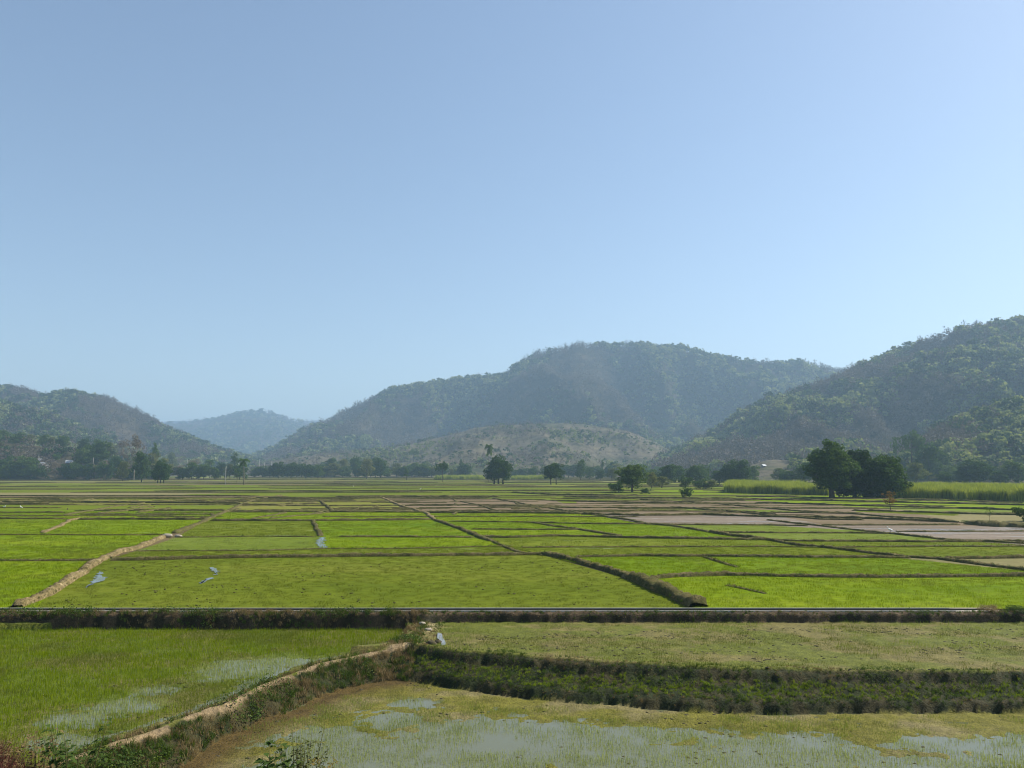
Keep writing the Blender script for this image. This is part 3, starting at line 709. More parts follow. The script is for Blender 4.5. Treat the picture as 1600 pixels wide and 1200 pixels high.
mb = MB(); mb.box(-60, XE, 0.091, 0.499, -0.5, -0.25); ob('channel_bed', mb.mesh('channel_bed', plain('silt', (0.06, 0.05, 0.03)), False), ch)

mb = MB(); mb.box(-60, XE - .01, 0.470, 0.4965, -0.245, 0.035); ob('shade_strip', mb.mesh('shade_strip', plain('painted_shade', (0.025, 0.025, 0.015)), False), ch)  # added dark slab: the shade inside the far wall, put in as colour

# ------------------------------------------------------------------ hills
def prof(l, x): a = np.array(l, float); return np.interp(x, a[:, 0], a[:, 1])
hills = {}
def hill(key, crest, Yc, Yf, Yb, m, lift=6, gul=0.28, gs=160, pw=1.0, seed=0, nxs=420, nts=130, base=-1.0, wob=0.10):
    px = np.linspace(crest[0][0], crest[-1][0], nxs); t = np.linspace(0, 1.6, nts)
    PX, T = np.meshgrid(px, t); U = (PX - 800) / F / cp
    cy = prof(crest, px); cy = cy + lift
    cy = cy + 1.2 * (fbm(px / 14.0, px * 0, seed + 5) - .5) * 2
    yc = Yc * (1 + wob * 2 * (fbm(px / 170.0, px * 0 + 3, seed) - .5))
    v = (600 - cy) / F; Hc = CAMZ + yc * (sp + v * cp) / (cp - v * sp); Hc = np.maximum(Hc, base)
    yf = Yf * (1 + wob * (fbm(px / 120.0, px * 0 + 8, seed + 2) - .5)); yb = Yb
    Y = np.where(T <= 1, yf + (yc - yf) * T, yc + (yb - yc) * (T - 1) / .6); X = U * Y
    t1 = np.clip(T, 0, 1); S = np.sin(t1 * np.pi / 2) * 0.45 + (t1 ** 1.3) * 0.55; S = S ** pw
    S = np.where(T > 1, 1 - sstep(1, 1.6, T) ** 1.0, S)
    wx = X + 60 * (fbm(X / 220, Y / 220, seed + 31) - .5); wy = Y + 60 * (fbm(X / 220, Y / 220, seed + 41) - .5)
    g1 = 1 - np.abs(2 * fbm(wx / gs, wy / (gs * 2.6), seed + 7, 3) - 1) * 1.6
    g2 = fbm(wx / (gs * .35), wy / (gs * .5), seed + 13, 4)
    carve = gul * np.clip(1 - g1, 0, 1) * np.where(T <= 1, 4 * t1 * (1 - t1), 0.4 * (T - 1)) + 0.10 * (g2 - .5) * (4 * t1 * (1 - t1))
    Zh = base + (Hc[None, :] - base) * (S - carve * S ** .3)
    Zh = np.maximum(Zh, base)
    ny, nx = X.shape; I = np.arange(ny * nx).reshape(ny, nx)
    q = np.stack([I[:-1, :-1], I[:-1, 1:], I[1:, 1:], I[1:, :-1]], -1).reshape(-1, 4)
    ob('hill', mesh_np('hill', np.stack([X, Y, Zh], -1).reshape(-1, 3), q, M[m], smooth=True), kind='structure')
    hills[key] = (px, t, X, Y, Zh, g1, g2, T, S)
hill('far2', [(100,670),(250,659),(290,657),(330,660),(400,662),(500,656),(560,665),(700,680)], 5200, 4200, 6000, 'hill', 0, .2, 700, seed=3, nxs=160, nts=50)
hill('far', [(150,690),(220,672),(265,664),(300,661),(330,658),(350,653),(375,646),(400,643),(420,645),(445,651),(465,657),(500,664),(540,676),(600,690),(700,715)], 3600, 2500, 4600, 'hill', 2, .35, 380, seed=9)
hill('left', [(-400,600),(-200,590),(-100,592),(0,601),(20,603),(55,612),(78,617),(92,613),(115,611),(140,615),(165,619),(185,627),(210,637),(235,652),(255,664),(275,672),(300,683),(330,694),(360,705),(400,718),(440,728),(470,736)], 1450, 950, 2100, 'hill', 6, .55, 150, seed=21)
hill('leftfront', [(-400,640),(-100,640),(0,636),(40,640),(90,652),(130,668),(165,684),(200,702),(240,722),(270,734)], 1050, 720, 1250, 'hill', 6, .3, 120, seed=27, nts=90)
hill('main', [(340,732),(380,717),(400,712),(440,695),(480,668),(500,660),(530,645),(560,630),(580,618),(600,608),(640,600),(700,592),(760,588),(790,583),(800,573),(820,560),(850,547),(880,540),(900,536),(940,534),(1000,535),(1050,538),(1090,546),(1120,555),(1150,560),(1200,565),(1260,567),(1290,572),(1330,574),(1400,585),(1500,600),(1700,640)], 1700, 1130, 2500, 'hill', 7, .6, 170, seed=35, nxs=620, nts=170)
hill('spur', [(380,732),(420,722),(460,715),(500,709),(560,706),(600,701),(640,694),(700,681),(740,669),(780,664),(820,663),(880,661),(920,664),(980,673),(1020,690),(1060,712),(1100,735)], 1120, 660, 1350, 'hill_bare', 0, .38, 110, seed=44, nxs=420, nts=130, wob=.06)
hill('right', [(960,738),(1000,732),(1040,715),(1080,690),(1120,668),(1160,645),(1200,622),(1250,608),(1300,590),(1330,578),(1345,571),(1370,562),(1400,545),(1440,530),(1480,520),(1500,513),(1540,505),(1600,500),(1700,490),(1900,500),(2100,520)], 1000, 560, 1500, 'hill', 10, .55, 120, seed=52, nxs=620, nts=160)
hill('foot', [(1140,738),(1170,722),(1200,714),(1240,716),(1280,722),(1330,726),(1380,722),(1420,702),(1460,676),(1500,655),(1550,640),(1600,630),(1700,612),(1900,600),(2100,600)], 560, 400, 700, 'hill_bare', 4, .3, 70, seed=63, nts=90)
hill('knoll', [(-500,690),(-100,688),(0,688),(60,694),(100,700),(130,706),(170,716),(210,726),(260,737)], 600, 500, 720, 'hill', 2, .25, 60, seed=71, nts=70)

def forest_tree(seed, lm, W=4.2, H=3.2, zc=6.5, n_cl=13, per=11, leaf=1.15, trunk=True, bm='bark'):
    r = np.random.default_rng(seed); P, c = crown_pts(r, n_cl, per, W, H, zc, 1.5, lump=.5)
    V, Fc = leafquads(P, leaf, r, flat=.4)
    return mesh_np('ft', V, Fc, M[lm])
def gz(X, Y):
    z = 0.0; px = 800 + F * cp * X / Y
    for px_, t_, HX, HY, HZ, *_r in hills.values():
        if px < px_[0] or px > px_[-1]: continue
        c_ = int(np.clip(np.searchsorted(px_, px), 0, len(px_) - 1)); col = HY[:, c_]
        if col[0] < Y < col[-1]: z = max(z, float(np.interp(Y, col, HZ[:, c_])))
    return z
def hit(x, y, D0=90):          # first ground point seen at a photo pixel
    d = ray(x, y); D = D0
    while D < 2500:
        q = D / d[1]
        if CAMZ + d[2] * q <= gz(d[0] * q, D) + .02: break
        D += 1.5 if D < 800 else 8
    q = D / d[1]; return (d[0] * q, D, gz(d[0] * q, D))
FT = protos('forest_tree', [forest_tree(1, 'forest_green'), forest_tree(2, 'forest_green', 3.4, 3.8, 6.5), forest_tree(3, 'forest_green', 5, 2.6, 7),
     forest_tree(4, 'forest_pale', 3.8, 3.0), forest_tree(5, 'forest_pale', 3, 3.4), forest_tree(6, 'forest_dry', 3.2, 3.4, 6, 10, 7, .75), forest_tree(7, 'forest_dry', 4, 3.0, 6, 12, 7, .7)])
def forest(key, n, label, seed, pale=.3, dry=.35, s0=.7, s1=1.3, tmax=1.12, keep=None, drylow=0.0):
    px, t, X, Y, Zh, g1, g2, T, S = hills[key]; r = np.random.default_rng(seed)
    ok = T <= tmax; nt_ = int(ok[:, 0].sum())
    # sample by ground area so that trees stand at an even density
    cell = np.abs((X[:-1, 1:] - X[:-1, :-1]) * (Y[1:, :-1] - Y[:-1, :-1]))[:nt_ - 1]
    cell = cell * (Zh[:nt_ - 1, :-1] > 1.0)
    p = (cell / cell.sum()).ravel(); idx = r.choice(len(p), n, p=p); iy, ix = np.unravel_index(idx, cell.shape)
    fy, fx = r.uniform(0, 1, n), r.uniform(0, 1, n)
    def bil(A): return (A[iy, ix] * (1 - fx) + A[iy, ix + 1] * fx) * (1 - fy) + (A[iy + 1, ix] * (1 - fx) + A[iy + 1, ix + 1] * fx) * fy
    x, y, z, g, tt = bil(X), bil(Y), bil(Zh), bil(g2), bil(T)
    dn = fbm(x / 70, y / 70, seed + 3); k = dn > 0.27 if keep is None else keep(x, y, z, tt, dn)
    k &= z > 0.5
    x, y, z, g, tt, dn = [a[k] for a in (x, y, z, g, tt, dn)]; n = len(x)
    dd = fbm(x / 140, y / 140, seed + 9); u = r.uniform(0, 1, n)
    dr = dry * (0.3 + 2.4 * sstep(.42, .62, dd)) + drylow * (1 - tt); pl = pale * (0.5 + 1.4 * sstep(.4, .65, 1 - dd))
    kind = np.where(u < dr, r.integers(5, 7, n), np.where(u < dr + pl * (1 - dr), r.integers(3, 5, n), r.integers(0, 3, n)))
    s = r.uniform(s0, s1, n) * (.55 + .9 * fbm(x / 45, y / 45, seed + 12))
    scatter('forest', np.stack([x, y, z - .5], 1), r.uniform(0, 6.28, n), np.stack([s, s, s * r.uniform(.8, 1.25, n)], 1), kind, FT, label, 'forest')
forest('left', 16000, 'blue-hazed forest covering the long hill at the far left', 101, .3, .4)
forest('leftfront', 6000, 'greener forest on the low slope in front of the left hill', 102, .5, .2)
forest('main', 30000, 'hazy forest covering the broad flat-topped hill in the middle', 103, .35, .4, .55, 1.6, drylow=.2)
forest('right', 26000, 'green forest with bare grey trees covering the near right hill', 104, .42, .5, .4, 1.4, drylow=.3)
forest('far', 9000, 'faint blue forest on the distant peak in the gap between the hills', 105, .2, .3, 1.3, 2.2)
forest('spur', 7000, 'scattered scrub on the bare brown slopes below the middle hill', 106, .45, .35, .25, .62, 1.2, keep=lambda x, y, z, t, dn: (dn > .52) | (np.random.default_rng(5).uniform(0, 1, len(x)) < .25))
forest('foot', 9000, 'dry scrub and small trees on the low slope at right', 107, .35, .45, .3, .85, 1.2, keep=lambda x, y, z, t, dn: ((x > .36 * y) & (dn > .22)) | (dn > .62))
forest('knoll', 2300, 'scrub and small trees on the low rise at far left', 108, .12, .5, .3, .75, 1.2, keep=lambda x, y, z, t, dn: dn > .46)

# ------------------------------------------------------------------ trees one can tell apart
KIND = {}
def kind(k, *a, **b): KIND[k] = tree_meshes(k, *a, **b) + (b.pop('hh', None),)
# (seed, W, H, zc, clumps, per clump, clump radius, leaf, leaf material)
def K(k, Wd, Ht, cm): KIND[k] = (cm[0], cm[1], Wd, Ht)
K('mango_tree', 9.5, 9.0, tree_meshes('mango', 5, 4.4, 4.1, 4.8, 115, 95, 1.1, .24, 'leaf_dark', core=.35, trunks=3, tw=.35, tr=.028, lump=.12))
K('twin_trunk_tree', 9.0, 8.5, tree_meshes('twin', 8, 4.0, 3.4, 5.0, 75, 90, 1.05, .23, 'leaf_dark', core=.35, trunks=2, tw=.45, tr=.02, lump=.35))
K('spreading_tree', 10.5, 9.5, tree_meshes('spread', 9, 4.6, 4.0, 5.0, 85, 85, 1.2, .25, 'leaf_mid', core=.25, tr=.03, lump=.2))
K('round_tree', 8.0, 8.0, tree_meshes('round', 15, 3.7, 3.4, 3.9, 45, 75, 1.1, .3, 'leaf_dark', core=.25, tr=.025))
K('leafy_tree', 8.0, 10.0, tree_meshes('leafy', 16, 3.5, 4.5, 4.9, 45, 65, 1.15, .32, 'leaf_mid', core=.15, tr=.022, lump=.4))
K('olive_tree', 8.0, 9.0, tree_meshes('olive', 17, 3.6, 4.1, 4.3, 45, 60, 1.1, .3, 'leaf_olive', core=.12, tr=.02, lump=.4))
K('flat_topped_tree', 10.0, 9.0, tree_meshes('flat', 18, 4.8, 1.9, 7.0, 38, 60, 1.1, .3, 'leaf_mid', tr=.02, lump=.3, limbs=9))
K('bare_tree', 7.0, 10.0, tree_meshes('bare', 19, 3.0, 4.3, 6.2, 40, 42, 1.2, .2, 'leaf_dry', 'bark_pale', tr=.017, limbs=14, sparse_twigs=60, lump=.4))
K('slender_tree', 2.6, 9.0, tree_meshes('slender', 20, 1.0, 3.6, 5.4, 22, 45, .55, .2, 'leaf_mid', core=.3, tr=.014, limbs=2))
K('bush', 4.0, 2.8, tree_meshes('bush', 21, 1.8, 1.3, 1.35, 26, 55, .6, .16, 'leaf_mid', core=.25, tr=.02, limbs=3))
K('dark_bush', 4.0, 2.8, tree_meshes('dbush', 22, 1.8, 1.3, 1.35, 26, 55, .6, .16, 'leaf_dark', core=.3, tr=.02, limbs=3))
K('rust_bush', 2.6, 3.2, tree_meshes('rbush', 23, 1.1, 1.3, 1.9, 24, 36, .36, .11, 'leaf_rust', core=.1, tr=.02, limbs=6))
K('palm_tree', 6.0, 11.0, palm_meshes('palm', 24, 9.6, 2.8, 24))
K('sapling', 2.2, 3.4, tree_meshes('sapl', 25, .9, 1.4, 1.9, 14, 16, .4, .10, 'leaf_mid', tr=.012, limbs=7))
CAT = {'palm_tree': 'palm tree', 'bush': 'bush', 'dark_bush': 'bush', 'rust_bush': 'bush'}
def tree(k, x, ybase, wpx, hpx, label, D=None, group=None, z=None, rz=None):
    """stand a tree of kind k with its foot at photo pixel (x, ybase); wpx, hpx = size in the photograph"""
    cmh, tmh, Wd, Ht = KIND[k]
    if D is None: loc = hit(x, ybase)
    else:
        loc = pd(x, ybase, D); loc = (loc[0], D, gz(loc[0], D))
    mn = .2 if D is None else 2.2
    D = loc[1]; sx = wpx * D / F / cp / Wd; sz = max(mn, pd(x, ybase - hpx, D)[2] - loc[2]) / Ht
    root = empty(k, loc, random.uniform(0, 6.28) if rz is None else rz, (sx, sx, sz), label=label, category=CAT.get(k, 'tree'))
    if group: root['group'] = group
    ob('trunk', tmh, root); ob('crown', cmh, root)
    return root
G1 = 'trees along the far edge of the fields'
# the big group on the right
def big(name, x, y0, W, H, zc, lm, seed, label, D, **kw):
    a, b = tree_meshes(name, seed, W, H, zc, kw.pop('n', 150), kw.pop('per', 110), 1.25, .25, lm, **kw)
    loc = gp(x, y0); loc = (loc[0] * D / loc[1], D, 0)
    r_ = empty('broad_tree', loc, 0, label=label, category='tree'); ob('trunk', b, r_); ob('crown', a, r_); return r_
big('bigA', 1300, 777, 4.3, 5.5, 6.1, 'leaf_dark', 31, 'tallest dark green tree with thick leaning trunk, left of the big clump', 170, core=.35, tr=.045, lump=.22)
big('bigB', 1337, 778, 4.9, 5.3, 4.5, 'leaf_dark', 32, 'wide dark tree in the middle of the big clump, crown down to the ground', 173, core=.4, tr=.035, lump=.2)
big('bigC', 1384, 780, 4.2, 4.7, 4.1, 'leaf_dark', 33, 'low rounded dark tree at the right end of the big clump', 170, core=.4, tr=.035, lump=.2)
tree('mango_tree', 779, 756, 44, 41, 'dark round dome-shaped tree with three trunks, below the tall palm', rz=.2)
tree('palm_tree', 763, 752, 19, 60, 'tall palm rising behind the dark round tree', D=430, rz=0)
tree('twin_trunk_tree', 865, 757, 40, 33, 'dark tree on two splayed trunks, alone in mid field', rz=0)
tree('spreading_tree', 988, 769, 56, 45, 'wide sunlit green tree with bushes round its foot', rz=1)
tree('dark_bush', 962, 770, 26, 17, 'dark bush leaning on the left of the wide sunlit tree')
tree('dark_bush', 1008, 772, 18, 9, 'low dark bush right of the wide sunlit tree')
tree('bush', 1073, 777, 19, 16, 'small conical green bush alone among the strips')
tree('rust_bush', 1391, 797, 22, 29, 'small rust and yellow leaved bush in front of the big dark clump')
tree('sapling', 1546, 815, 14, 24, 'thin spindly sapling near the bare earth mound')
tree('dark_bush', 1602, 815, 36, 26, 'dark bush on the bare earth mound at the right edge')
tree('bush', 1512, 822, 18, 9, 'low yellow green bush at the left tip of the earth mound')
L = [  # kind, x, base y, width, height, label
 ('dark_bush',5,745,38,32,'dark bush thicket touching the left edge of the photo'),
 ('round_tree',38,744,40,32,'broad dark tree left of the two white roofs'),
 ('palm_tree',88,737,20,28,'dusky feathery palm between the white roofed houses'),
 ('round_tree',118,748,26,24,'dark low tree right of the lone white roof'),
 ('dark_bush',104,747,14,10,'small dark bush below the lone white roof'),
 ('olive_tree',148,748,30,22,'pale green bushy tree beside the thin pole'),
 ('leafy_tree',150,735,40,48,'broad hazy green tree on the slope above the village'),
 ('leafy_tree',126,733,30,36,'dark leafy tree on the slope right of the village'),
 ('round_tree',180,740,24,28,'dark tree left of the pale bare trunk'),
 ('olive_tree',192,752,26,32,'grey green round tree standing on the field edge at left'),
 ('bare_tree',209,750,26,66,'tall bare brown tree with a pale straight trunk'),
 ('leafy_tree',221,753,28,50,'dark tall tree right of the pale bare trunk'),
 ('olive_tree',238,748,36,42,'light green feathery tree behind the two dark ones'),
 ('slender_tree',241,748,11,58,'thin snag-like tree poking above the light green tree'),
 ('mango_tree',251,755,28,34,'dense round dark tree, right of the left cluster'),
 ('olive_tree',266,744,22,38,'thin see-through tree right of the left cluster'),
 ('bare_tree',280,742,22,26,'leafless brown scrub tree just left of the white pole'),
 ('bare_tree',302,741,24,22,'leafless brown scrub tree just right of the white pole'),
 ('slender_tree',313,744,8,16,'small dark pointed tree in the gap'),
 ('palm_tree',328,743,22,26,'short palm-like tree in the gap between the hills'),
 ('round_tree',345,742,17,20,'small dark tree right of the short palm'),
 ('slender_tree',366,740,12,34,'faint grey green tree behind the tall post'),
 ('palm_tree',381,757,26,42,'coconut palm with drooping fronds at the field edge'),
 ('sapling',370,756,12,24,'small leafy tree at the foot of the coconut palm'),
 ('slender_tree',421,738,6,12,'tiny dark cone-shaped shrub beside the pale poles'),
 ('round_tree',435,741,26,20,'dark low tree at the left end of the hedge row'),
 ('leafy_tree',455,741,22,20,'grey green tree second in the hedge row'),
 ('round_tree',478,742,28,18,'darkest low tree in the hedge row'),
 ('leafy_tree',497,742,18,18,'small green tree in the middle of the hedge row'),
 ('leafy_tree',517,744,24,30,'taller green tree in the hedge row'),
 ('olive_tree',537,744,24,28,'hazy olive tree in the hedge row'),
 ('round_tree',556,745,22,32,'tall dark pointed tree in the hedge row'),
 ('olive_tree',573,748,28,32,'yellowish olive tree standing forward in the hedge row'),
 ('leafy_tree',595,747,32,34,'dark green tree ending the tall part of the hedge row'),
 ('olive_tree',620,745,26,22,'faint low tree right of the tall hedge trees'),
 ('slender_tree',635,750,9,20,'small dark forked tree standing out in the field'),
 ('leafy_tree',647,745,20,24,'hazy green tree behind the small forked tree'),
 ('leafy_tree',663,744,16,18,'small hazy tree left of the umbrella tree'),
 ('flat_topped_tree',691,753,20,30,'umbrella shaped tree on a thin pale trunk'),
 ('bush',709,745,10,12,'small round tree in front of the distant cane strip'),
 ('slender_tree',721,746,8,30,'narrow columnar tree rising over the cane strip'),
 ('flat_topped_tree',646,722,18,18,'dark flat-topped tree on the brown spur'),
 ('round_tree',832,743,16,12,'small blue green tree left of the two-trunk tree'),
 ('leafy_tree',907,750,18,34,'tall hazy tree right of the two-trunk tree'),
 ('leafy_tree',921,749,16,20,'low hazy tree beside the tall hazy one'),
 ('slender_tree',941,737,6,20,'thin stalk-like tree with a small dark top'),
 ('round_tree',938,750,16,16,'small dark tree under the thin stalk-like tree'),
 ('olive_tree',956,751,22,20,'pale round tree behind the wide sunlit tree'),
 ('round_tree',960,744,20,24,'blue green tree higher behind the wide sunlit tree'),
 ('olive_tree',1018,763,26,26,'brownish thin tree right of the wide sunlit tree'),
 ('leafy_tree',1044,752,34,28,'green tree right of the brownish thin tree'),
 ('olive_tree',1034,762,36,18,'pale bushy thicket behind the conical bush'),
 ('leafy_tree',1086,752,34,26,'hazy dark tree left of the large bright one'),
 ('dark_bush',1072,763,22,20,'dark thicket behind the small conical bush'),
 ('dark_bush',1094,764,28,14,'dark thicket edging the field right of the conical bush'),
 ('olive_tree',1112,764,26,14,'pale shrub left of the cane field'),
 ('mango_tree',1148,758,44,36,'broad dark green tree at the left end of the cane'),
 ('leafy_tree',1162,754,28,38,'bright topped tree behind the broad dark green one'),
 ('leafy_tree',1124,758,26,24,'green tree left of the broad dark green one'),
 ('round_tree',1229,756,26,22,'small round dark tree behind the cane field'),
 ('leafy_tree',1256,758,32,38,'hazy green tree touching the left of the big clump'),
 ('flat_topped_tree',1425,738,46,60,'big layered green tree above the right cane field'),
 ('round_tree',1452,752,40,60,'dark tree right of the layered green tree'),
 ('leafy_tree',1470,752,36,52,'dull green tree on the slope at right'),
 ('olive_tree',1432,760,40,38,'pale grey green bush right of the big clump'),
 ('olive_tree',1452,762,22,24,'small pale bush at the edge of the right cane'),
 ('round_tree',1477,762,24,26,'dark arched bush behind the right cane'),
 ('mango_tree',1524,764,54,44,'wide dark tree behind the right cane field'),
 ('round_tree',1562,764,32,28,'low dark tree between two larger ones at right'),
 ('leafy_tree',1592,766,44,48,'green tree at the right edge behind the cane'),
 ('leafy_tree',1505,760,24,24,'dim tree left of the wide dark tree at right'),
]
for k, x, yb, wp, hp, lb in L:
    D = None
    if yb < 744 and x > 280 and x != 646: D = 600
    if x > 1200 and yb < 770: D = {1425: 430, 1452: 400, 1470: 420}.get(x, 330)
    elif yb < 762 and x > 1000: D = 340
    if D: 
        yy = yb
        tree(k, x, yy, wp, hp, lb, D=D)
        o = bpy.context.scene.objects[-1]
    else: tree(k, x, yb, wp, hp, lb, group=None)
# small trees on the knoll and spaced through the background, alike in the haze
kp = random.Random(3)
def low(x): return 735 + 6
for i in range(74):
    x = 400 + i * 9 + kp.uniform(-5, 5)
    if 740 < x < 800: continue
    k = kp.choice(['round_tree', 'leafy_tree', 'olive_tree', 'leafy_tree']); hp = kp.uniform(10, 21)
    tree(k, x, 744, hp * kp.uniform(.9, 1.5), hp, 'small hazy tree in the unbroken row behind the far edge of the middle fields', D=650, group='small hazy trees in the far row')
for i in range(24):
    x = 0 + i * 16 + kp.uniform(-8, 8)
    tree(kp.choice(['dark_bush', 'olive_tree', 'bare_tree', 'leafy_tree', 'round_tree']), x, 744, kp.uniform(16, 28), kp.uniform(10, 24), 'low scrubby tree in the brown hedge line at left field edge', D=505, group='scrubby trees in the left hedge line')
for x, yt, w_, k in [(5,672,22,'leafy_tree'),(28,676,22,'leafy_tree'),(46,680,18,'olive_tree'),(66,680,20,'leafy_tree'),(80,684,16,'olive_tree'),(97,682,24,'round_tree'),(130,686,22,'leafy_tree'),(152,686,22,'leafy_tree'),(170,692,20,'olive_tree'),(192,692,24,'bare_tree')]:
    ybase = prof([(-500,690),(0,690),(60,696),(100,702),(130,708),(170,718),(210,728)], x) + 3
    tree(k, x, ybase, w_, ybase - yt + 2, 'small tree on the crest of the brown rise above the village', D=598, group='trees on the crest of the left rise')
for i in range(14):
    x = 1010 + i * 43 + kp.uniform(-12, 12)
    tree(kp.choice(['leafy_tree', 'round_tree', 'olive_tree']), x, 750, kp.uniform(24, 36), kp.uniform(16, 26), 'dim tree in the shaded belt at the foot of the right hill', D=395, group='trees at the foot of the right hill')

# ------------------------------------------------------------------ sugar cane
def cane_mesh(seed):
    V, Fc = blades(46, .7, 1.7, 3.1, .10, .45, seed); return mesh_np('cane', V, Fc, M['cane'])
CN = protos('cane_clump', [cane_mesh(s) for s in range(4)])
def cane(P, n, label, s0=.85, s1=1.15):
    P = np.array(P); r = np.random.default_rng(len(label)); x = r.uniform(P[:, 0].min(), P[:, 0].max(), n * 3); y = r.uniform(P[:, 1].min(), P[:, 1].max(), n * 3)
    k = inpoly(x, y, P); x, y = x[k][:n], y[k][:n]; n = len(x)
    s = r.uniform(s0, s1, n) * (.6 + .75 * fbm(x / 3.5, y / 5, 4))
    scatter('sugar_cane', np.stack([x, y, x * 0], 1), r.uniform(0, 6.28, n), s, r.integers(0, 4, n), CN, label, 'sugar cane')
a = gp(1143, 771); b = gp(1300, 774)
cane([(a[0], a[1] + 6), (a[0] + 4, a[1]), (b[0], b[1]), (b[0] + 8, b[1] + 45), (a[0] + 12, a[1] + 45)], 2600, 'tall yellow green sugar cane left of the big dark trees')
a = gp(1395, 779); b = gp(1700, 786)
cane([a[:2], gp(1480, 780)[:2], gp(1560, 783)[:2], b[:2], (b[0] + 20, b[1] + 45), (a[0] + 12, a[1] + 45)], 4200, 'tall yellow green sugar cane right of the big dark trees')
cane([(-52, 520), (-20, 520), (-20, 560), (-52, 560)], 500, 'distant pale cane strip left of the dark round tree')
cane([(0, 500), (26, 500), (26, 540), (0, 540)], 400, 'distant pale cane strip between the two lone dark trees')

# ------------------------------------------------------------------ rice seedlings and bank vegetation
def patch(n, h0, h1, wd, m, seed, half=.25, lean=.35):
    V, Fc = blades(n, half, h0, h1, wd, lean, seed, square=True); return mesh_np('p', V, Fc, M[m])
RP = protos('rice_patch', [patch(70, .05, .11, .006, 'rice_vivid', 1), patch(70, .05, .11, .006, 'rice_mid', 2), patch(60, .03, .08, .006, 'rice_olive', 3), patch(55, .05, .12, .006, 'rice_pale', 4),
      patch(45, .07, .14, .007, 'rice_vivid', 5), patch(44, .05, .12, .007, 'rice_thin', 6), patch(28, .03, .07, .006, 'rice_olive', 7)])
RI = {'V': 0, 'G': 1, 'O': 2, 'Y': 3, 'D': 3}
jit = lambda X, s: X + rng.uniform(-s, s, X.shape)
def near_rice(reg, z0, ids, dens_f, name, label, step=.3, ymin=13.5, smin=.7, smax=1.25):
    x, y = np.meshgrid(np.arange(-26, 26, step), np.arange(ymin, YC, step)); x = jit(x.ravel(), step * .5); y = jit(y.ravel(), step * .5)
    k = np.abs(x) < y * .75 + 3; x, y = x[k], y[k]
    z, rg, wet, dA, dU, dL, nz, nf, tb = near_z(x, y)
    dn = dens_f(x, y, wet, dA, dL, fbm(x * .5, y * .7, 91)); k = (rg == reg) & (rng.uniform(0, 1, len(x)) < dn)
    x, y, z = x[k], y[k], z[k]; n = len(x)
    ix = ids(x, y, wet, k)
    scatter(name, np.stack([x, y, np.maximum(z, z0) - .005], 1), rng.integers(0, 4, n) * 1.5708 + rng.uniform(-.3, .3, n), rng.uniform(smin, smax, n), ix, RP, label, 'rice')
near_rice(1, ZF, lambda x, y, w_, k: np.where(w_['F'][k] > .35, 5, np.where(fbm(x * .4, y * .5, 15) > .52, 1, 4)),
          lambda x, y, w_, dA, dL, n: np.clip(1.15 - .5 * w_['F'] - (dA < 1.0) * .85, 0, 1), 'rice_seedlings', 'bright green young rice standing in the near left flooded paddy', .26, smin=.8, smax=1.5)
near_rice(2, ZL, lambda x, y, w_, k: np.where(w_['L'][k] > .3, 5, np.where(fbm(x * .6, y * .8, 16) > .5, 3, 6)),
          lambda x, y, w_, dA, dL, n: np.clip((.25 + 1.1 * sstep(.35, .6, n)) * np.clip(dL / 1.2, .1, 1), 0, 1) * np.where(w_['L'] > .3, .78, .85), 'rice_seedlings', 'sparse pale seedlings in the lowest flooded paddy at front right', .23)
near_rice(0, ZT, lambda x, y, w_, k: np.where(fbm(x * .4, y * .6, 19) > .55, 3, 2),
          lambda x, y, w_, dA, dL, n: np.clip(.2 + .9 * sstep(.4, .6, n), 0, 1) * (x > -3.0), 'rice_seedlings', 'thin trampled seedlings on the raised terrace at right', .34)
# beyond the channel
pxs, pys, pix = [], [], []
def owner(x, y):
    o = np.full(x.shape, -1)
    for i, (P, k, z) in enumerate(plotsW):
        if z != -0.02: o[inpoly(x, y, P)] = i
    return o
for y0, y1, st, sc0 in ((YC + .9, 62, .42, 1.0), (62, 115, .85, 1.9)):
    x, y = np.meshgrid(np.arange(-80, 85, st), np.arange(y0, y1, st)); x = jit(x.ravel(), st * .45); y = jit(y.ravel(), st * .45)
    k = np.abs(x) < y * .72 + 2; x, y = x[k], y[k]; o = owner(x, y)
    kd = np.array([RI.get(plotsW[i][1], -1) if i >= 0 else -1 for i in range(-1, len(plotsW))])[o + 1]
    nn = fbm(x * .16, y * .3, 171); n3 = fbm(x * .9, y * 1.2, 172); kd = np.where((kd == 0) & (nn > .56), 1, kd); kd = np.where((kd <= 1) & (kd >= 0) & (n3 > .64), 3, kd); kd = np.where((kd == 0) & (nn < .42), 4, kd)
    dn = np.where(kd == 2, .55, np.where(kd == 3, .4, .9)); k = (kd >= 0) & (rng.uniform(0, 1, len(x)) < dn)
    x, y, kd = x[k], y[k], kd[k]; s = rng.uniform(.75, 1.3, len(x)) * sc0
    pxs.append(np.stack([x, y, x * 0 + .01, s, s, s * (.9 if sc0 == 1 else .55)], 1)); pix.append(kd)
A = np.concatenate(pxs); K_ = np.concatenate(pix)
scatter('rice_seedlings', A[:, :3], rng.uniform(0, 6.28, len(A)), A[:, 3:], K_, RP, 'short rice carpeting the plots beyond the concrete channel', 'rice')

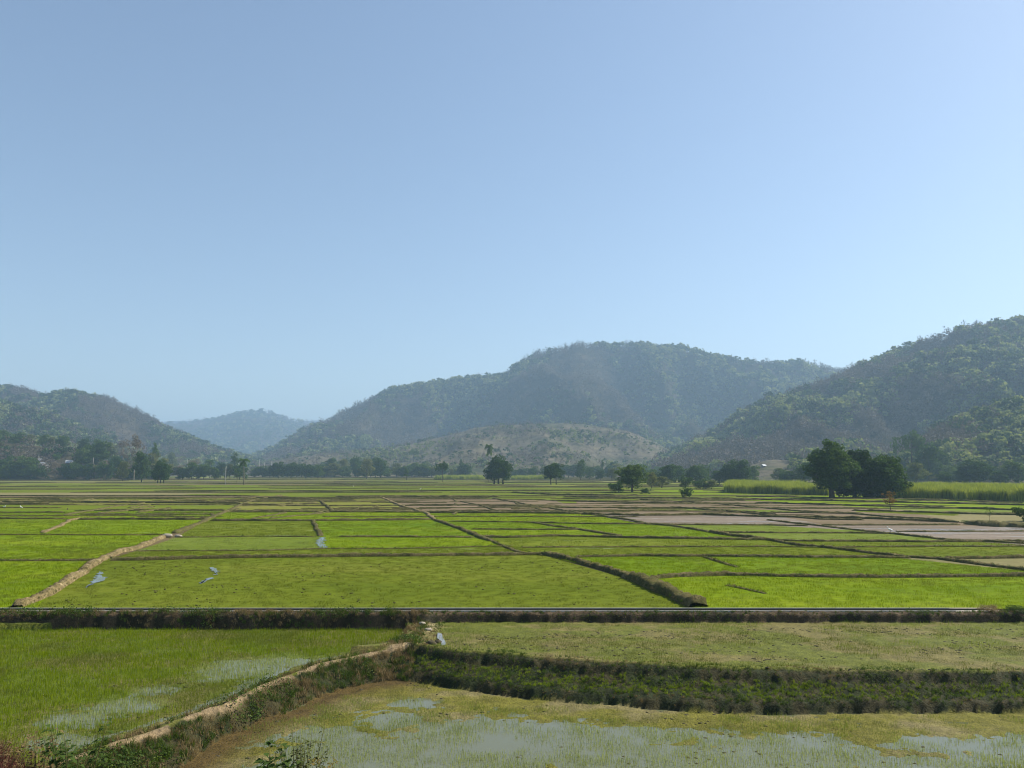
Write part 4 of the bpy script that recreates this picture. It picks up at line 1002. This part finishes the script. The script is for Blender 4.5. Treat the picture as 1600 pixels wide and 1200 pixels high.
def tuft(n, sp_, h0, h1, wd, m, seed, lean=.9): V, Fc = blades(n, sp_, h0, h1, wd, lean, seed); return mesh_np('t', V, Fc, M[m])
def broad(seed, m, R_=.14, n=34, s=.035):
    r = np.random.default_rng(seed); P = r.normal(size=(n, 3)) * np.array([R_, R_, R_ * .5]) + np.array([0, 0, R_ * .9]); P[:, 2] = np.abs(P[:, 2])
    V, Fc = leafquads(P, s, r, up=.8); return mesh_np('b', V, Fc, M[m])
BV = protos('bank_plant', [tuft(26, .09, .08, .24, .010, 'grass_green', 1), tuft(22, .08, .06, .20, .009, 'grass_green', 2), tuft(24, .09, .06, .20, .009, 'grass_dry', 3), broad(4, 'weed_leaf'), broad(5, 'grass_green', .12, 40, .028), tuft(60, .22, .12, .42, .007, 'grass_red', 6, 1.5), tuft(26, .16, .10, .35, .008, 'grass_dry', 7, 1.4), tuft(14, .05, .03, .09, .012, 'grass_dry', 8), tuft(26, .1, .08, .2, .011, 'grass_lit', 9)])
x = rng.uniform(-25, 25, 130000); y = rng.uniform(13.5, YC, 130000); k = np.abs(x) < y * .75 + 2; x, y = x[k], y[k]
z, rg, wet, dA, dU, dL, nz, nf, tb = near_z(x, y); n1 = fbm(x * .7, y * .7, 111); n2 = fbm(x * 1.7, y * 1.7, 121); u = rng.uniform(0, 1, len(x))
tq = dL / (dL + dU + 1e-6)
den = np.where(rg == 3, .9, 0) * np.where(x > -3.5, np.where(tq < .14, .22, np.where(tq < .74, 1.0, .6)), 1)
den = np.where(rg == 4, np.where(n2 > .42, .9, .4) * (tb > .1), den)
den = np.where((rg == 0) & (dU < .35), .5, den); den = np.where((rg == 0) & (x < -2.7) & (x > -4.6), .5, den)
den = np.where((dA < .11) & (x < -3.3), .12, den)
k = u < den; tq = tq[k]; x, y, z, n1, n2, rg, dl = x[k], y[k], z[k], n1[k], n2[k], rg[k], dL[k]; n = len(x); v = rng.uniform(0, 1, n)
g = n1 + .35 * (v - .5)
ix = np.where(g > np.where(x > -3.5, .74, .66), rng.integers(3, 5, n), np.where(g > .44, rng.integers(0, 2, n), np.where(v > .5, 2, 7)))
ix = np.where((x < -3.5) & (v < .3), 2, ix); ix = np.where((x > -3.5) & (tq > .24) & (tq < .80) & (rg == 3) & (v < .75), np.where(n2 > .42, 8, np.where(v < .2, 3, 0)), ix)
scatter('bank_grass', np.stack([x, y, z - .01], 1), rng.uniform(0, 6.28, n), rng.uniform(.6, 1.25, n) * np.where(x > -3.5, .52, 1), ix, BV, 'rough grass and weeds covering the dark earth banks', 'grass', tilt=rng.uniform(-.35, .35, (n, 2)))
# tufts along the bunds of the plain
bx, by, bz, bs, bi = [], [], [], [], []
for X, Y, hh, ww, m, nxx, nyy in bund_pts:
    D = Y.mean()
    if D > 130: continue
    Lg = np.hypot(np.diff(X), np.diff(Y)).sum(); n = int(Lg * (16 if D < 60 else 6)); 
    if n < 1: continue
    i = rng.uniform(0, len(X) - 1.001, n); j = i.astype(int); f = i - j; off = rng.uniform(-.5, .5, n)
    px_ = X[j] * (1 - f) + X[j + 1] * f; py_ = Y[j] * (1 - f) + Y[j + 1] * f
    bx.append(px_ + nxx[j] * ww[j] * off); by.append(py_ + nyy[j] * ww[j] * off); bz.append(hh[j] * (1 - np.abs(off)) * .8)
    bs.append(rng.uniform(.4, .9, n) * (1 if m == 'bund' else .8)); bi.append(np.where(rng.uniform(0, 1, n) < (.45 if m == 'bund' else .25), rng.integers(0, 2, n), np.where(rng.uniform(0, 1, n) < .5, 2, 7)))
bx, by, bz, bs, bi = map(np.concatenate, (bx, by, bz, bs, bi)); k = np.abs(bx) < by * .75 + 3; bx, by, bz, bs, bi = bx[k], by[k], bz[k], bs[k], bi[k]
scatter('bund_grass', np.stack([bx, by, bz], 1), rng.uniform(0, 6.28, len(bx)), bs, bi, BV, 'ragged grass growing on the low bunds between plots', 'grass')
# dark clods and debris on the mud
def clod(seed):
    r = np.random.default_rng(seed); mbx = MB(); ring = []
    V = []; 
    for a in range(5):
        for b in range(7):
            th = math.pi * a / 4; ph = 2 * math.pi * b / 7; q = r.uniform(.7, 1.2)
            V.append((.05 * q * math.sin(th) * math.cos(ph) * 1.6, .05 * q * math.sin(th) * math.sin(ph), .028 * q * math.cos(th)))
    Fc = [(a * 7 + b, a * 7 + (b + 1) % 7, (a + 1) * 7 + (b + 1) % 7, (a + 1) * 7 + b) for a in range(4) for b in range(7)]
    return mesh_np('clod', np.array(V), Fc, M['clod'])
M['clod'] = plain('clod', (0.055, 0.045, 0.02), .95, .5, 12)
CL = protos('clod', [clod(s) for s in range(4)])
x = rng.uniform(-25, 25, 26000); y = rng.uniform(13.5, 32.4, 26000); k = np.abs(x) < y * .75 + 2; x, y = x[k], y[k]
z, rg, wet, dA, dU, dL, nz, nf, tb = near_z(x, y); n1 = fbm(x * .35, y * 1.6, 141, 5)
k = np.isin(rg, (0, 1, 2)) & (rng.uniform(0, 1, len(x)) < np.where(rg == 0, .55, .2) * sstep(.5, .62, n1)); x, y, z = x[k], y[k], z[k]; n = len(x)
z = np.where(z < -1.2, np.maximum(z, ZL), z)
scatter('mud_clods', np.stack([x, y, z], 1), rng.uniform(-.4, .4, n), rng.uniform(.2, 1.0, n), rng.integers(0, 4, n), CL, 'small dark clods of mud and straw littering the near paddies', 'mud')
x = rng.uniform(-25, 40, 30000); y = rng.uniform(YC + 1.2, 52, 30000); o = owner(x, y); kd = np.array([plotsW[i][1] == 'O' if i >= 0 else False for i in range(-1, len(plotsW))])[o + 1]
k = kd & (fbm(x * .5 + y * .2, y * .5, 151, 5) > .57) & (rng.uniform(0, 1, len(x)) < .05); x, y = x[k], y[k]; n = len(x)
scatter('mud_clods', np.stack([x, y, x * 0 + .02], 1), rng.uniform(-.4, .4, n), rng.uniform(.25, 1.0, n), rng.integers(0, 4, n), CL, 'dark clods and footprints in the olive plot behind the channel', 'mud')

# roadside brush in the bottom left corner
x = rng.uniform(-9.5, -3.2, 2600); y = rng.uniform(7.3, 10.2, 2600)
def vis_top(px, py, D): return pd(px, py, D)[2]
zs = near_z(x, y)[0]; zline = 6 - y * 0.3842; k = (zs > zline - .75)
left = x / y < -.52; k &= left
x, y, zs = x[k], y[k], zs[k]; n = len(x); pxx = 800 + F * x / y * 1.0
ix = np.where(pxx < 70 + 40 * rng.normal(size=n), 5, np.where(rng.uniform(0, 1, n) < .45, 6, np.where(rng.uniform(0, 1, n) < .5, 0, 3)))
scatter('dry_brush', np.stack([x, y, zs], 1), rng.uniform(0, 6.28, n), rng.uniform(.5, 1.0, n), ix, BV, 'tangle of reddish dry grass and weeds in the bottom left corner', 'dry brush')

def weed(seed, H, nst, leaf, leafn, m, label, x, ytop, D, name='weed_plant'):
    rr = random.Random(seed); r = np.random.default_rng(seed); mb = MB(); V = []; Fc = []
    top = pd(x, ytop, D); loc = (top[0], D, top[2] - H)
    for s_ in range(nst):
        a = rr.uniform(0, 6.28); sp_ = rr.uniform(.05, .32) * H; h = H * rr.uniform(.7, 1.0)
        p0 = Vector((math.cos(a) * .03, math.sin(a) * .03, -.05)); p3 = Vector((math.cos(a) * sp_, math.sin(a) * sp_, h))
        pts = [p0, p0.lerp(p3, .35) + Vector((rr.uniform(-.03, .03), 0, 0)), p0.lerp(p3, .7), p3]
        mb.tube(pts, [.006, .005, .004, .002], 5)
        for j in range(leafn):
            t = rr.uniform(.2, 1.0) ** .7; q = p0.lerp(p3, t); b = rr.uniform(0, 6.28); el = rr.uniform(-.4, .6)
            d = Vector((math.cos(b) * math.cos(el), math.sin(b) * math.cos(el), math.sin(el))); sd = d.cross(Vector((0, 0, 1))).normalized()
            L_ = leaf * rr.uniform(.6, 1.3) * (1.15 - .4 * t); st = q + d * L_ * .5; k0 = len(V)
            W_ = L_ * .45; up = Vector((0, 0, L_ * .12))
            V += [q, st + sd * W_ * .2, st + d * L_ * .35 + sd * W_ + up, st + d * L_ + Vector((0, 0, -L_ * .25)), st + d * L_ * .35 - sd * W_ + up, st - sd * W_ * .2, st + d * L_ * .35]
            Fc += [(k0, k0 + 1, k0 + 6, k0 + 5), (k0 + 1, k0 + 2, k0 + 3, k0 + 6), (k0 + 5, k0 + 6, k0 + 3, k0 + 4)]
    root = empty(name, loc, 0, label=label, category='plant')
    ob('stem', mb.mesh('stem', M['stem']), root); ob('foliage', mesh_np('foliage', np.array([tuple(v) for v in V]), Fc, M[m]), root)
weed(1, 1.1, 10, .075, 26, 'weed_leaf', 'leafy dark green weed sticking up over the flooded paddy, bottom left', 122, 1118, 8.2)
weed(2, .8, 10, .10, 15, 'weed_leaf', 'broad leaved weed at the bottom edge, left of the yellowish one', 428, 1156, 8.2)
weed(3, .95, 18, .04, 42, 'leaf_olive', 'tall bushy weed with tiny yellowish leaves at the bottom edge', 474, 1138, 8.4)
weed(4, .9, 9, .05, 40, 'grass_dry', 'thin dry stalks between the corner brush and the leafy weed', 66, 1140, 8.6, 'dry_stalk')
weed(5, .9, 8, .05, 40, 'grass_dry', 'thin dry stalks nearest the left edge of the photo', 18, 1136, 8.4, 'dry_stalk')
weed(6, .7, 8, .05, 40, 'leaf_rust', 'small brownish weed right of the bushy one at the bottom edge', 505, 1178, 8.4)

# brushy end of the channel bank at the right edge
r_ = random.Random(8)
for px_, w_, h_, lb in ((1562, 36, 11, 'brown brushy bush covering the end of the concrete channel'), (1598, 40, 11, 'taller brown brushy bush at the right edge beyond the channel end')):
    KIND['x'] = KIND['dark_bush']; p = gp(px_, 970, -0.3); root = empty('bush', (p[0], YC + .1, -.25), px_, (w_ * YC / F / 3.0, .35, h_ * 1.9 * YC / F / 2.8), label=lb, category='bush')
    a, b = tree_meshes('bb', px_, 1.6, 1.2, 1.1, 40, 120, .5, .055, 'grass_dry' if px_ == 1562 else 'weed_leaf', core=.5)
    ob('trunk', b, root); ob('crown', a, root)

# ------------------------------------------------------------------ village, poles, birds, stones
def house(x, y, D, w_, d_, h_, rh, rz, label):
    p = hit(x, y, 350); k_ = p[1] / D; w_ *= k_; d_ *= k_; h_ *= k_; rh *= k_; root = empty('farm_house', p, rz, label=label, category='house')
    mb = MB(); mb.box(-w_/2, w_/2, -d_/2, d_/2, -1.5, h_)
    mb.add([(-w_/2, -d_/2, h_), (-w_/2, d_/2, h_), (-w_/2, 0, h_ + rh)], [(0, 2, 1)]); mb.add([(w_/2, -d_/2, h_), (w_/2, d_/2, h_), (w_/2, 0, h_ + rh)], [(0, 1, 2)])
    ob('wall', mb.mesh('wall', M['wall_pale'], False), root)
    o_ = .5; m2 = MB(); t = .08
    for s_ in (-1, 1):
        e = h_ - rh * o_ / (d_ / 2)
        m2.add([(-w_/2-o_, s_*(d_/2+o_), e+.05), (w_/2+o_, s_*(d_/2+o_), e+.05), (w_/2+o_, 0, h_+rh+.05), (-w_/2-o_, 0, h_+rh+.05),
                (-w_/2-o_, s_*(d_/2+o_), e+.05+t), (w_/2+o_, s_*(d_/2+o_), e+.05+t), (w_/2+o_, 0, h_+rh+.05+t), (-w_/2-o_, 0, h_+rh+.05+t)],
               [(0,1,2,3),(4,7,6,5),(0,4,5,1),(1,5,6,2),(3,7,4,0)])
    ob('roof', m2.mesh('roof', M['roof_white'], False), root)
    m3 = MB(); m3.box(-w_*.1-.45, -w_*.1+.45, -d_/2-.04, -d_/2-.002, -.2, min(2.0, h_-.15)); ob('door', m3.mesh('door', M['door_wood'], False), root)
    for s_ in (-.33, .28):
        m4 = MB(); m4.box(w_*s_-.4, w_*s_+.4, -d_/2-.04, -d_/2-.002, .9, min(1.9, h_-.3)); ob('window', m4.mesh('window', M['door_wood'], False), root)
house(58, 727, 470, 4.6, 4, 2.2, 1.4, .15, 'pale house with a white metal roof, upper of the village pair')
house(64, 734, 430, 5.2, 4.5, 2.4, 1.5, -.2, 'pale house with a white metal roof, lower and wider of the village pair')
house(108, 729, 440, 3.0, 3, 2.2, 1.2, .4, 'small white roofed house standing alone among dark trees')
house(408, 738, 600, 1.7, 1.5, 1.2, .5, 0, 'tiny white hut beside the cluster of pale poles')
house(397, 738, 590, 1.4, 1.3, 1.1, .5, 0, 'tiny white hut just right of the coconut palm')
house(1193, 730, 500, 2.0, 1.8, 1.0, .6, .5, 'tiny white roofed hut on the bare brown slope at right')
def pole(x, y0, y1, D, label, m='pole', r0=.16, arm=True, name='utility_pole'):
    p = hit(x, y0, 120); D = p[1]; H = (y0 - y1) * D / F; root = empty(name, p, 0, label=label, category='pole' if arm else 'post')
    mb = MB(); mb.tube([(0, 0, -1), (0, 0, H * .5), (0, 0, H)], [r0, r0 * .85, r0 * .7], 8); ob('shaft', mb.mesh('shaft', M[m]), root)
    if arm:
        mb = MB(); mb.box(-.7, .7, -.2, -.12, H * .95, H * .95 + .09)
        ob('crossarm', mb.mesh('crossarm', M['wood'], False), root)
for a in [(60,724,711,450,'pale pole rising just above the village pair of houses'),(111,735,722,440,'pale pole beside the lone white roofed house'),(155,735,712,440,'tall pale pole in front of the broad hazy tree'),
          (292,741,719,500,'white pole standing in the brown scrub'),(405,740,718,600,'pale pole, leftmost of the far cluster'),(413,740,722,600,'pale pole, second of the far cluster'),(424,741,720,600,'pale pole, rightmost of the far cluster')]:
    pole(*a, r0=.2)
pole(144, 748, 716, 520, 'thin pale pole right of the dark low tree', r0=.12)
pole(352, 757, 729, None, 'thin weathered pole standing out in the field left of the palm', r0=.10, arm=False, name='wooden_post')
for x, y0, y1, lb in ((637,769,763,'short dark stake on a bund near the first white egret'),(925,773,768,'short dark stake on a bund left of the wide sunlit tree'),(103,834,831,'short dark stake in the vivid green plot at left')):
    pole(x, y0, y1, None, lb, 'wood', .07, False, 'wooden_stake')
def egret(x, y, rz, s, label):
    root = empty('egret', gp(x, y), rz, s, label=label, category='bird')
    mb = MB(); mb.tube([(-.30,0,.30),(-.22,0,.33),(-.08,0,.37),(.06,0,.41),(.15,0,.46),(.19,0,.53),(.16,0,.60),(.20,0,.66),(.25,0,.68),(.29,0,.675)], [.012,.05,.088,.085,.05,.028,.022,.026,.03,.012], 8)
    ob('body', mb.mesh('body', M['white_feather']), root)
    mb = MB(); mb.tube([(.28,0,.675),(.40,0,.655)], [.013,.003], 6); ob('beak', mb.mesh('beak', M['beak']), root)
    for d in (-.03, .03):
        mb = MB(); mb.tube([(0, d, .34), (-.02, d, .17), (0, d, 0), (.05, d, -.005)], [.012, .008, .008, .005], 5); ob('leg', mb.mesh('leg', M['beak']), root)
egret(1391, 834, 3.0, 1.0, 'white egret on the bund at the edge of the wet mud, right side')
egret(657, 766, .3, 1.0, 'white egret among the far middle strips'); egret(552, 761, 2.8, .9, 'white egret farthest out, above the middle strips')
egret(7, 795, 0, .9, 'white egret on a bund at the left edge'); egret(33, 796, 3, .9, 'white egret just right of the one at the left edge')
def stone(x, y, z, s, label, seed, m='stone', D=None):
    r = np.random.default_rng(seed); V = []; na, nb = 7, 10
    for a in range(na):
        for b in range(nb):
            th = math.pi * a / (na - 1); ph = 2 * math.pi * b / nb; q = 1 + .35 * (r.uniform() - .5)
            V.append((s[0] * q * math.sin(th) * math.cos(ph), s[1] * q * math.sin(th) * math.sin(ph), s[2] * q * math.cos(th)))
    Fc = [(a * nb + b, a * nb + (b + 1) % nb, (a + 1) * nb + (b + 1) % nb, (a + 1) * nb + b) for a in range(na - 1) for b in range(nb)]
    o = ob('stone', mesh_np('stone', np.array(V), Fc, M[m]), label=label, category='stone'); p = gp(x, y, z); o.location = p; return o
stone(669, 984, -.36, (.16, .12, .07), 'pale stone nearest the culvert corner', 1); stone(660, 974, -.25, (.14, .1, .07), 'small pale stone on the sandy spill below the channel', 2)
stone(641, 1013, -.52, (.28, .12, .05), 'flat pale slab at the corner where the path bund begins', 3)
stone(261, 837, .12, (.5, .25, .18), 'pale stone at the end of the straw coloured bund', 4); stone(279, 838, .1, (.35, .2, .15), 'pale stone just right of the bund gap', 5)
stone(684, 1004, -.35, (.16, .12, .10), 'dark clod of earth by the trickle of water', 6, 'clod'); stone(674, 1006, -.33, (.22, .15, .12), 'larger dark clod of earth left of the trickle', 7, 'clod')
flat('water', gps([(684,988),(690,990),(693,998),(697,1004),(696,1008),(690,1008),(689,1001),(683,997)], -.335), -.335, M['water_clear'], kind='structure')

# ------------------------------------------------------------------ air
mb = MB(); mb.box(-7500, 7500, -5000, 9500, -6, 400)
mh = bpy.data.materials.new('haze'); mh.use_nodes = True; n = mh.node_tree
n.nodes.remove(n.nodes['Principled BSDF']); v = n.nodes.new('ShaderNodeVolumePrincipled')
v.inputs['Color'].default_value = (0.43, 0.63, 0.84, 1); v.inputs['Density'].default_value = HAZE; v.inputs['Anisotropy'].default_value = 0.2
n.links.new(v.outputs[0], n.nodes['Material Output'].inputs['Volume'])
ob('haze', mb.mesh('haze', mh, False), kind='stuff', label='thin blue haze filling the valley air', category='haze')
